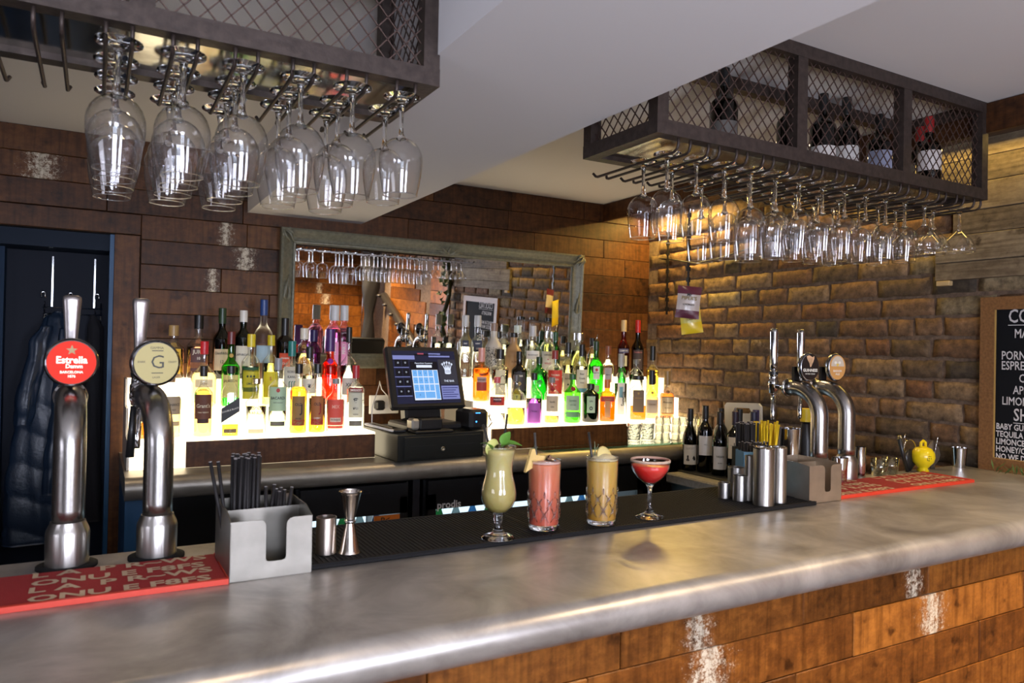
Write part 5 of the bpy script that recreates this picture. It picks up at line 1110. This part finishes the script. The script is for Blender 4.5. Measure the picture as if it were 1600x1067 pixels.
# ---- things at the wall end of the bar
tag(put('steel_cup', smooth_angle(MB().lathe([(0, 0), (.021, 0), (.026, .066), (.0265, .07), (.0245, .07), (.02, .003), (0, .003)], 32).m('cup', True), 40), CHROME, None, (2.735, 1.545, BT)), 'small polished cup by the brick wall left of the chalkboard', 'cup')
lz = root('lemon_squeezer', 'yellow round citrus squeezer with small holes', 'squeezer', (2.50, 1.535, BT))
LY = P('lemon_yellow_enamel', (.82, .62, .01), .25)
put('bowl', MB().lathe([(.018, 0), (.02, .004), (.015, .012), (.02, .018), (.034, .034), (.038, .05), (.036, .066), (.026, .080), (.012, .086), (0, .088)], 28).m('bowl', True), LY, lz)
hm = MB()
for a, b in [(0, 0), (.012, 0), (-.012, 0), (0, .012), (0, -.012), (.01, .01), (-.01, -.01)]:
    d = Vector((-.55 + a * 18, -1, b * 18)).normalized(); p = Vector((0, 0, .05)) + d * .0372
    hm.bar(p, p + d * .0012, .0018, 6)
put('holes', hm.m(), BLACKP, lz)
put('hinge', MB().tube([(-.014, 0, .08), (-.012, 0, .1), (.0, 0, .106), (.012, 0, .1), (.014, 0, .08)], .005, 8).m('hinge', True), LY, lz)
stn = root('cocktail_strainer', 'black-handled strainer with chrome ring behind the yellow squeezer', 'strainer', (2.472, 1.566, BT))
put('ring', MB().tube([(.034 * math.cos(t), 0, .074 + .034 * math.sin(t)) for t in [PI * 1.1 * i / 16 - .1 for i in range(17)]], .003, 8).m('ring', True), CHROME, stn)
put('head', MB().lathe([(.01, 0), (.028, .02), (.03, .05), (.018, .07), (0, .075)], 20, sy=.4).m('head', True), BLACKP, stn)
put('hook', MB().tube([(-.022, 0, .1), (-.03, 0, .118), (-.024, 0, .128), (-.016, 0, .122)], .0018, 6).m('hook', True), CHROME, stn)
kn = root('handled_tool', 'black and steel tool handles leaning left of the strainer', 'bar tool', (2.425, 1.556, BT))
put('handle', MB().bar((.02, 0, 0), (-.028, .0, .115), .006, 10, .0075).m('handle', True), BLACKP, kn); put('steel_handle', MB().bar((.018, .006, .02), (-.014, .008, .125), .005, 10, .008).m('handle', True), P('warm_steel', (.6, .55, .4), .25, 1), kn)
wk = root('spiral_whisk', 'grey teardrop sieve with twisted wire by the squeezer', 'sieve', (2.60, 1.562, BT))
put('drop', MB().lathe([(.012, 0), (.012, .012), (.03, .03), (.037, .05), (.028, .074), (.012, .092), (.004, .1)], 24, sy=.5).m('drop', True), P('grey_mesh', (.12, .1, .08), .5, .5), wk)
put('twisted_wire', MB().tube([(-.03 + .028 * t / 20 + .0015 * math.sin(t * 2.2), -.02, .03 + .085 * t / 20 + .0015 * math.cos(t * 2.2)) for t in range(21)], .0016, 6).m('wire', True), CHROME, wk)
tumb2 = MB().lathe([(0, 0), (.024, 0), (.028, .055), (.0265, .055), (.023, .005), (0, .005)], 20).m('tumbler', True); tumb2.materials.append(GL('small_tumbler', (.9, .92, .9), .3, 2.0))
tumbler(tumb2, 2.275, 1.545, BT, 'small clear glass behind the right end tap, nearer the tap', grp='small glasses by the right tap'); tumbler(tumb2, 2.34, 1.55, BT, 'small clear glass behind the right end tap, nearer the tool handles', grp='small glasses by the right tap')
tag(put('steel_canister', cupm(.0175, .098), CHROME, None, (2.19, 1.556, BT)), 'slim polished steel canister just right of the rightmost tap', 'canister')
hb = root('green_sprig', 'green leafy sprig lying under the chalkboard', 'plant', (2.68, 1.30, BT + .004))
for i in range(46):
    a = rnd.uniform(0, 2 * PI); l = rnd.uniform(.02, .05)
    put('leaf', mesh('leaf', [(0, 0, 0), (l * .5, .003, .006), (l, 0, .012), (l * .5, -.003, .006)], [(0, 1, 2, 3)]), P('sprig_green', (.05, .1, .02), .6), hb, (rnd.uniform(-.05, .05), rnd.uniform(-.1, .1), rnd.uniform(0, .02)), (0, rnd.uniform(-.6, .1), a))

# ---- chalkboard
cbd = root('chalkboard', 'black chalkboard menu in an oak frame standing on the bar end against the bricks', 'chalkboard', (2.765, 1.495, BT), (0, math.radians(0), 0))
OAK = P('oak_frame', (.2, .095, .035), .45, 0, .3, 30, .25, stretch=(1, 4, 4)); CB = P('chalkboard_slate', (.008, .009, .011), .75, spec=.12)
BWD, BHT = .62, .612
def rail(y0, y1, z0, z1_): return put('frame_rail', MB().box(-.0, .024, y0, y1, z0, z1_).m(), OAK, cbd)
rail(-.047, 0, 0, BHT); rail(-BWD, -BWD + .047, 0, BHT); rail(-BWD + .047, -.047, 0, .045); rail(-BWD + .047, -.047, BHT - .045, BHT)
put('inner_edge', MB().box(.004, .02, -.05, -.047, .045, BHT - .045).box(.004, .02, -BWD + .047, -.047, .042, .047).m(), P('pale_inner_edge', (.45, .28, .08), .5), cbd)
slate = put('slate', MB().box(.01, .02, -BWD + .04, -.04, .04, BHT - .04).m(), CB, cbd)
CH = P('white_chalk', (.62, .6, .6), .9)
def chalk(s, size, ymid, z, ul=False):
    v, f = text_mesh(s, size, .012)
    put('lettering', mesh('lettering', [(.0088, -(p.x) + ymid, p.y + z) for p in v], f), CH, slate)
    if ul:
        w = max(p.x for p in v) + .006; put('underline', MB().box(.0086, .0092, ymid - w, ymid + w, z - size * .46, z - size * .42).m(), CH, slate)
def chalkl(s, size, y0, z, ul=False, sx=.7, b=.012):
    v, f = text_mesh(s, size, b, 'LEFT')
    put('lettering', mesh('lettering', [(.0088, -(p.x * sx) + y0, p.y + z) for p in v], f), CH, slate)
    if ul:
        w = max(p.x for p in v) * sx; put('underline', MB().box(.0086, .0092, y0 - w, y0, z - size * .46, z - size * .42).m(), CH, slate)
chalkl('COCKTAILS', .066, -.089, .541, True); chalkl('MARGARITA', .044, -.109, .481)
chalkl('PORNSTAR MARTINI', .042, -.068, .405); chalkl('ESPRESSO MARTINI', .042, -.068, .370); chalkl('COSMOPOLITAN', .04, -.126, .327)
chalkl('APEROL SPRITZ', .04, -.108, .286); chalkl('LIMONCELLO SPRITZ', .04, -.072, .247); chalkl('SHOTS', .06, -.11, .200, True)
for i, s_ in enumerate(['BABY GUINNESS · CAFE', 'TEQUILA ROSE · SAMBUCA', 'LIMONCELLO · JAGER', 'HONEY/COCO TEQUILA', 'NO WE DONT DO FREE SHOTS']):
    chalkl(s_, .0285, -.054, .157 - .0262 * i, sx=.76, b=.025)

# ---- snack bags, clip strips and cable on the brick wall
def strip(x, y, z0, z1_, label):
    g = root('clip_strip', label, 'clip strip', (x, y, z0))
    put('band', MB().box(-.002, .002, -.006, .006, 0, z1_ - z0).m(), BLACKP, g)
    k = 0
    z = .02
    while z < z1_ - z0 - .03:
        put('clip', MB().box(-.006, .006, -.009, .009, z, z + .022).m(), BLACKP, g); z += .052
cs1 = strip(2.765, 3.17, 1.70, 2.20, 'long black clip strip hanging on the bricks by the corner')
cs2 = strip(2.50, 2.715, 1.815, 2.21, 'black clip strip holding the purple and yellow snack bags')
def bag(label, x, y, z, w, h, cols, rot, txt):
    g = root('snack_bag', label, 'snack bag', (x, y, z), rot)
    nx, nz = 8, 12; vs = []; 
    for s in (-1, 1):
        for j in range(nz + 1):
            for i in range(nx + 1):
                u, t = i / nx, j / nz; p = math.sin(PI * u) ** .7 * math.sin(PI * t) ** .6
                vs.append(((u - .5) * w * (1 - .06 * math.sin(PI * t)), s * (.0008 + .012 * p) + .002 * math.sin(9 * t + 6 * u) * p, (t - .5) * h))
    n1 = (nx + 1) * (nz + 1); fr = [[], [], []]
    for s in (0, 1):
        for j in range(nz):
            for i in range(nx):
                a = s * n1 + j * (nx + 1) + i; q_ = (a, a + 1, a + nx + 2, a + nx + 1)
                band = 0 if j < cols[3] else (1 if j < cols[4] else 2)
                fr[band].append(q_ if s == 0 else q_[::-1])
    for k, nm in enumerate(('bottom_band', 'printed_face', 'top_band')):
        idx = sorted({i for q_ in fr[k] for i in q_}); mp = {a: b for b, a in enumerate(idx)}
        put(nm, mesh(nm, [vs[i] for i in idx], [tuple(mp[i] for i in q_) for q_ in fr[k]], True), P(nm + '_foil', cols[k], .3, coat=.3), g)
    pf = [c for c in g.children if c.name.startswith('printed_face')][0]
    for (s, size, dz, c) in txt:
        v, f = text_mesh(s, size, .02); put('lettering', mesh('lettering', [(p.x, -.0155, p.y + dz) for p in v], f), P('bag_print', c, .5), pf)
bag('purple and white snack bag clipped in front of the yellow one', 2.49, 2.70, 1.735, .115, .155, ((.11, .02, .045), (.55, .5, .5), (.12, .02, .05), 3, 9), (0, math.radians(5), math.radians(-35)), (('Mr', .02, .035, BK), ("PIPER'S", .024, .018, (.25, .18, .05)), ('CHORIZO', .012, -.012, BK)))
bag('yellow snack bag hanging behind the purple and white one', 2.525, 2.722, 1.665, .105, .16, ((.8, .6, .02), (.72, .62, .1), (.75, .6, .05), 4, 11), (0, math.radians(-8), math.radians(-35)), (('CRISPS', .014, -.01, (.3, .25, .02)),))
tag(put('black_cable', MB().tube([(2.79, 3.3, 2.03), (2.775, 3.12, 2.0), (2.77, 2.95, 1.965), (2.77, 2.8, 1.975), (2.77, 2.5, 2.02), (2.78, 2.2, 2.06)], .004, 8).m('cable', True), BLACKP, None), 'black cable sagging along the bricks under the pelmet', 'cable')

# ================================================================== COCKTAILS
def cloudy(name, col, deep):
    m, t, b = nt(name); N = t.nodes; L = t.links
    tc = N.new('ShaderNodeTexCoord'); sp_ = N.new('ShaderNodeSeparateXYZ'); L.new(tc.outputs['Object'], sp_.inputs[0])
    n = N.new('ShaderNodeTexNoise'); n.inputs['Scale'].default_value = 45; n.inputs['Detail'].default_value = 4; L.new(tc.outputs['Object'], n.inputs['Vector'])
    ma = N.new('ShaderNodeMath'); ma.operation = 'MULTIPLY_ADD'; ma.inputs[1].default_value = 6.5; ma.inputs[2].default_value = -.25; L.new(sp_.outputs[2], ma.inputs[0])
    ad = N.new('ShaderNodeMath'); ad.operation = 'MULTIPLY_ADD'; ad.inputs[1].default_value = .5; L.new(n.outputs[0], ad.inputs[0]); L.new(ma.outputs[0], ad.inputs[2])
    r = N.new('ShaderNodeValToRGB'); r.color_ramp.elements[0].position = .2; r.color_ramp.elements[1].position = .9
    r.color_ramp.elements[0].color = rgba(deep); r.color_ramp.elements[1].color = rgba(col); L.new(ad.outputs[0], r.inputs[0])
    L.new(r.outputs[0], b.inputs['Base Color']); b.inputs['Subsurface Weight'].default_value = .6; b.inputs['Subsurface Radius'].default_value = (.02, .012, .006); b.inputs['Subsurface Scale'].default_value = 1
    b.inputs['Roughness'].default_value = .3
    return m
COCK = GL('cocktail_glass', (.985, .985, .975), .6, 1.3)
# hurricane glass
hu = root('hurricane_cocktail', 'curvy stemmed glass of pale green-gold cocktail with mint and two straws', 'cocktail', (.727, 1.335, BM2))
put('foot', MB().lathe([(0, 0), (.034, 0), (.0345, .003), (.026, .007), (.013, .012), (.0085, .02), (.0075, .032), (.0095, .038), (.0085, .044), (.011, .05), (.0065, .053), (0, .0535)], 28).m('foot', True), SOLIDGLASS, hu)
hp = [(.009, .048), (.018, .054), (.029, .065), (.0355, .08), (.0365, .092), (.034, .108), (.0295, .125), (.0275, .14), (.028, .155), (.0305, .17), (.034, .187)]
put('bowl', MB().open_lathe(hp, 36).m('bowl', True), COCK, hu)
put('rim', MB().lathe([(.0348, .187), (.034, .188), (.0332, .187), (.034, .186)], 36, closed=True).m('rim', True), SOLIDGLASS, hu)
put('drink', MB().lathe([(0, .0535)] + [(r - .0018, z + .001) for r, z in hp[1:-1]] + [(.0315, .180), (.02, .183), (0, .184)], 36).m('drink', True), cloudy('green_gold_drink', (.52, .45, .18), (.34, .27, .06)), hu)
icem = LQ('ice', (.98, .98, .95), .15, 1.2)
def ice(p, s, par, r=(0, 0, 0)): put('ice_cube', cbox(s, s, s, s * .2, 'ice'), icem, par, p, r)
ice((-.008, .004, .170), .022, hu, (.3, .2, .4)); ice((.014, -.006, .170), .02, hu, (.5, .1, 1))
MINT = P('mint_leaf', (.12, .3, .035), .5, 0, .4, 90)
def leaf(L_, W_, curl=.25, n=6):
    vs = []; fs = []
    for i in range(n + 1):
        t = i / n; w = W_ * math.sin(PI * min(.98, t * .96 + .02)) ** .8 * (1 - .25 * t); z = -curl * L_ * t * t
        vs += [(t * L_, -w, z + w * .35), (t * L_, 0, z), (t * L_, w, z + w * .35)]
    for i in range(n):
        for k in (0, 1): fs.append((i * 3 + k, i * 3 + 3 + k, i * 3 + 4 + k, i * 3 + 1 + k))
    return mesh('leaf', vs, fs, True)
for (L_, W_, rot, p) in [(.044, .0125, (.3, -.15, -.35), (.0, -.005, .192)), (.032, .013, (.9, -1.15, -.3), (.0, -.01, .190)), (.034, .009, (0, -.3, 2.6), (-.006, 0, .190)), (.026, .01, (0, -.9, 3.3), (-.02, -.006, .181)), (.025, .009, (.2, -.5, -1.5), (0, -.01, .187))]:
    put('mint_leaf', leaf(L_, W_), MINT, hu, p, rot)
put('citrus_slice', MB().lathe([(0, 0), (.017, 0), (.018, .0015), (.017, .003), (0, .003)], 24).m('slice', True), P('lemon_flesh', (.58, .58, .18), .4), hu, (-.02, -.002, .187), (PI / 2 + .2, .2, .3))
for a, b in [((.0, .0, .12), (-.035, .008, .232)), ((.003, .004, .12), (.022, .01, .252))]:
    put('straw', MB().bar(a, b, .0026, 8).m('straw', True), P('black_straw', (.02, .018, .016), .4), hu)
# two cut highballs
def highball(label, x, y, col, deep, name):
    g = root(name, label, 'cocktail', (x, y, BM2)); ro, ri = .0345, .0365
    gp = [(.030, 0), (.0325, .002), (.0335, .01), (.0362, .148)]
    put('glass', MB().open_lathe([(0, 0)] + gp, 40).m('glass', True), COCK, g)
    put('glass_base', MB().lathe([(0, .0006), (.0315, .0006), (.0325, .0025), (.033, .0085), (.03, .0105), (0, .0095)], 36).m('base', True), SOLIDGLASS, g)
    put('rim', MB().lathe([(.0369, .148), (.0362, .149), (.0354, .148), (.0362, .147)], 40, closed=True).m('rim', True), SOLIDGLASS, g)
    put('drink', MB().lathe([(0, .0115), (.031, .0115), (.0322, .014), (.0345, .139), (.033, .141), (0, .1415)], 36).m('drink', True), cloudy(name + '_drink', col, deep), g)
    # moulded diamond cuts on the lower half
    for k in range(9):
        a0 = 2 * PI * k / 9
        for (da, zc_, s, tl) in ((0, .035, .019, .55), (0, .035, .019, -.55), (.35, .06, .013, .6), (.35, .06, .013, -.6), (.0, .078, .009, 0)):
            pts = []
            for j in range(5):
                t = j / 4 - .5; z = zc_ + s * 1.6 * t; r = .0335 + (.0362 - .0335) * (z - .01) / .138 + .0002; a = a0 + da + tl * t * s / .019
                pts.append((r * math.cos(a), r * math.sin(a), z))
            put('moulded_cut', MB().tube(pts, [.0004, .0014, .0021, .0014, .0004], 6).m('cut', True), SOLIDGLASS, g)
    return g
h1 = highball('tall cut glass of salmon pink cocktail with pineapple wedge', .855, 1.365, (.66, .22, .12), (.6, .12, .07), 'pink_cocktail')
put('foam', MB().lathe([(0, .1418), (.0335, .1418), (.0348, .1432), (.034, .1465), (.02, .1472), (0, .1475)], 32).m('foam', True), P('pink_foam', (.75, .48, .42), .8, 0, .3, 200), h1)
ice((.006, -.006, .1385), .020, h1, (.4, .3, .5))
PA = P('pineapple_flesh', (.78, .55, .2), .5, 0, .5, 120)
def wedge(par, p, rot, s=1.0):
    put('pineapple_wedge', mesh('wedge', [(-.004, 0, .026), (.004, 0, .028), (.02, 0, -.004), (-.014, 0, -.024), (-.004, .007, .026), (.004, .007, .028), (.02, .007, -.004), (-.014, .007, -.024)], [(3, 2, 1, 0), (4, 5, 6, 7), (0, 1, 5, 4), (1, 2, 6, 5), (2, 3, 7, 6), (3, 0, 4, 7)]), PA, par, p, rot)
wedge(h1, (-.036, -.006, .147), (0, .15, .2)); wedge(h1, (-.018, -.002, .150), (0, 1.5, .1))
put('pineapple_skin', MB().bar((-.03, 0, .168), (-.026, 0, .182), .002, 6, .0005).bar((-.026, 0, .168), (-.018, 0, .178), .002, 6, .0005).m(), P('pineapple_green', (.08, .09, .04), .7), h1)
put('straw', MB().bar((-.006, .018, .10), (-.014, .021, .205), .0028, 8).m('straw', True), P('grey_straw', (.06, .055, .05), .4), h1)
h2 = highball('tall cut glass of golden cocktail with lemon wheel and rosemary', .998, 1.350, (.58, .38, .09), (.5, .27, .04), 'golden_cocktail')
put('crushed_ice', MB().lathe([(.0335, .1418), (.0345, .146), (.024, .152), (.01, .156), (0, .157)], 28).m('ice', True), P('crushed_ice', (.66, .56, .34), .3, 0, .9, 160), h2)
put('lemon_wheel', MB().lathe([(0, 0), (.022, 0), (.0245, .0015), (.022, .003), (0, .003)], 28).m('wheel', True), P('lemon_wheel', (.75, .62, .25), .4), h2, (.002, -.004, .149), (PI / 2 - .35, .1, .2))
put('straw', MB().bar((-.02, .0, .1), (-.036, .004, .205), .0028, 8).m('straw', True), P('black_straw', (.02, .018, .016), .4), h2)
put('rosemary', MB().bar((-.018, .002, .12), (-.02, .002, .175), .0012, 6).bar((-.0195, .002, .16), (-.0105, .0, .178), .0009, 5, .0004).bar((-.0195, .002, .15), (-.026, .0, .165), .0009, 5, .0004).bar((-.0195, .002, .165), (-.022, .0, .185), .0012, 5, .0004).m(), P('rosemary_green', (.2, .24, .14), .6), h2)
# coupe
co = root('coupe_cocktail', 'wide coupe glass of red cocktail with a sugared rim', 'cocktail', (1.138, 1.352, BM2))
put('foot', MB().lathe([(0, 0), (.032, 0), (.0325, .0025), (.02, .006), (.011, .011), (.0062, .02), (.0045, .035), (.0042, .06), (.0055, .07), (.011, .078), (.005, .08), (0, .0805)], 28).m('foot', True), SOLIDGLASS, co)
cp = [(.010, .077), (.018, .083), (.030, .093), (.041, .108), (.0455, .120), (.0452, .134)]
put('bowl', MB().open_lathe(cp, 40).m('bowl', True), COCK, co)
put('sugared_rim', MB().lathe([(.0465, .130), (.0466, .134), (.0452, .1362), (.044, .134), (.0445, .131)], 48, closed=True).m('rim', True), P('sugar_rim', (.75, .55, .42), .6, 0, 1.0, 500), co)
put('drink', MB().lathe([(0, .0808), (.010, .081)] + [(r - .0015, z + .0012) for r, z in cp[1:4]] + [(.0438, .1215), (.042, .1225), (0, .1225)], 40).m('drink', True), cloudy('red_drink', (.72, .03, .025), (.62, .015, .015)), co)
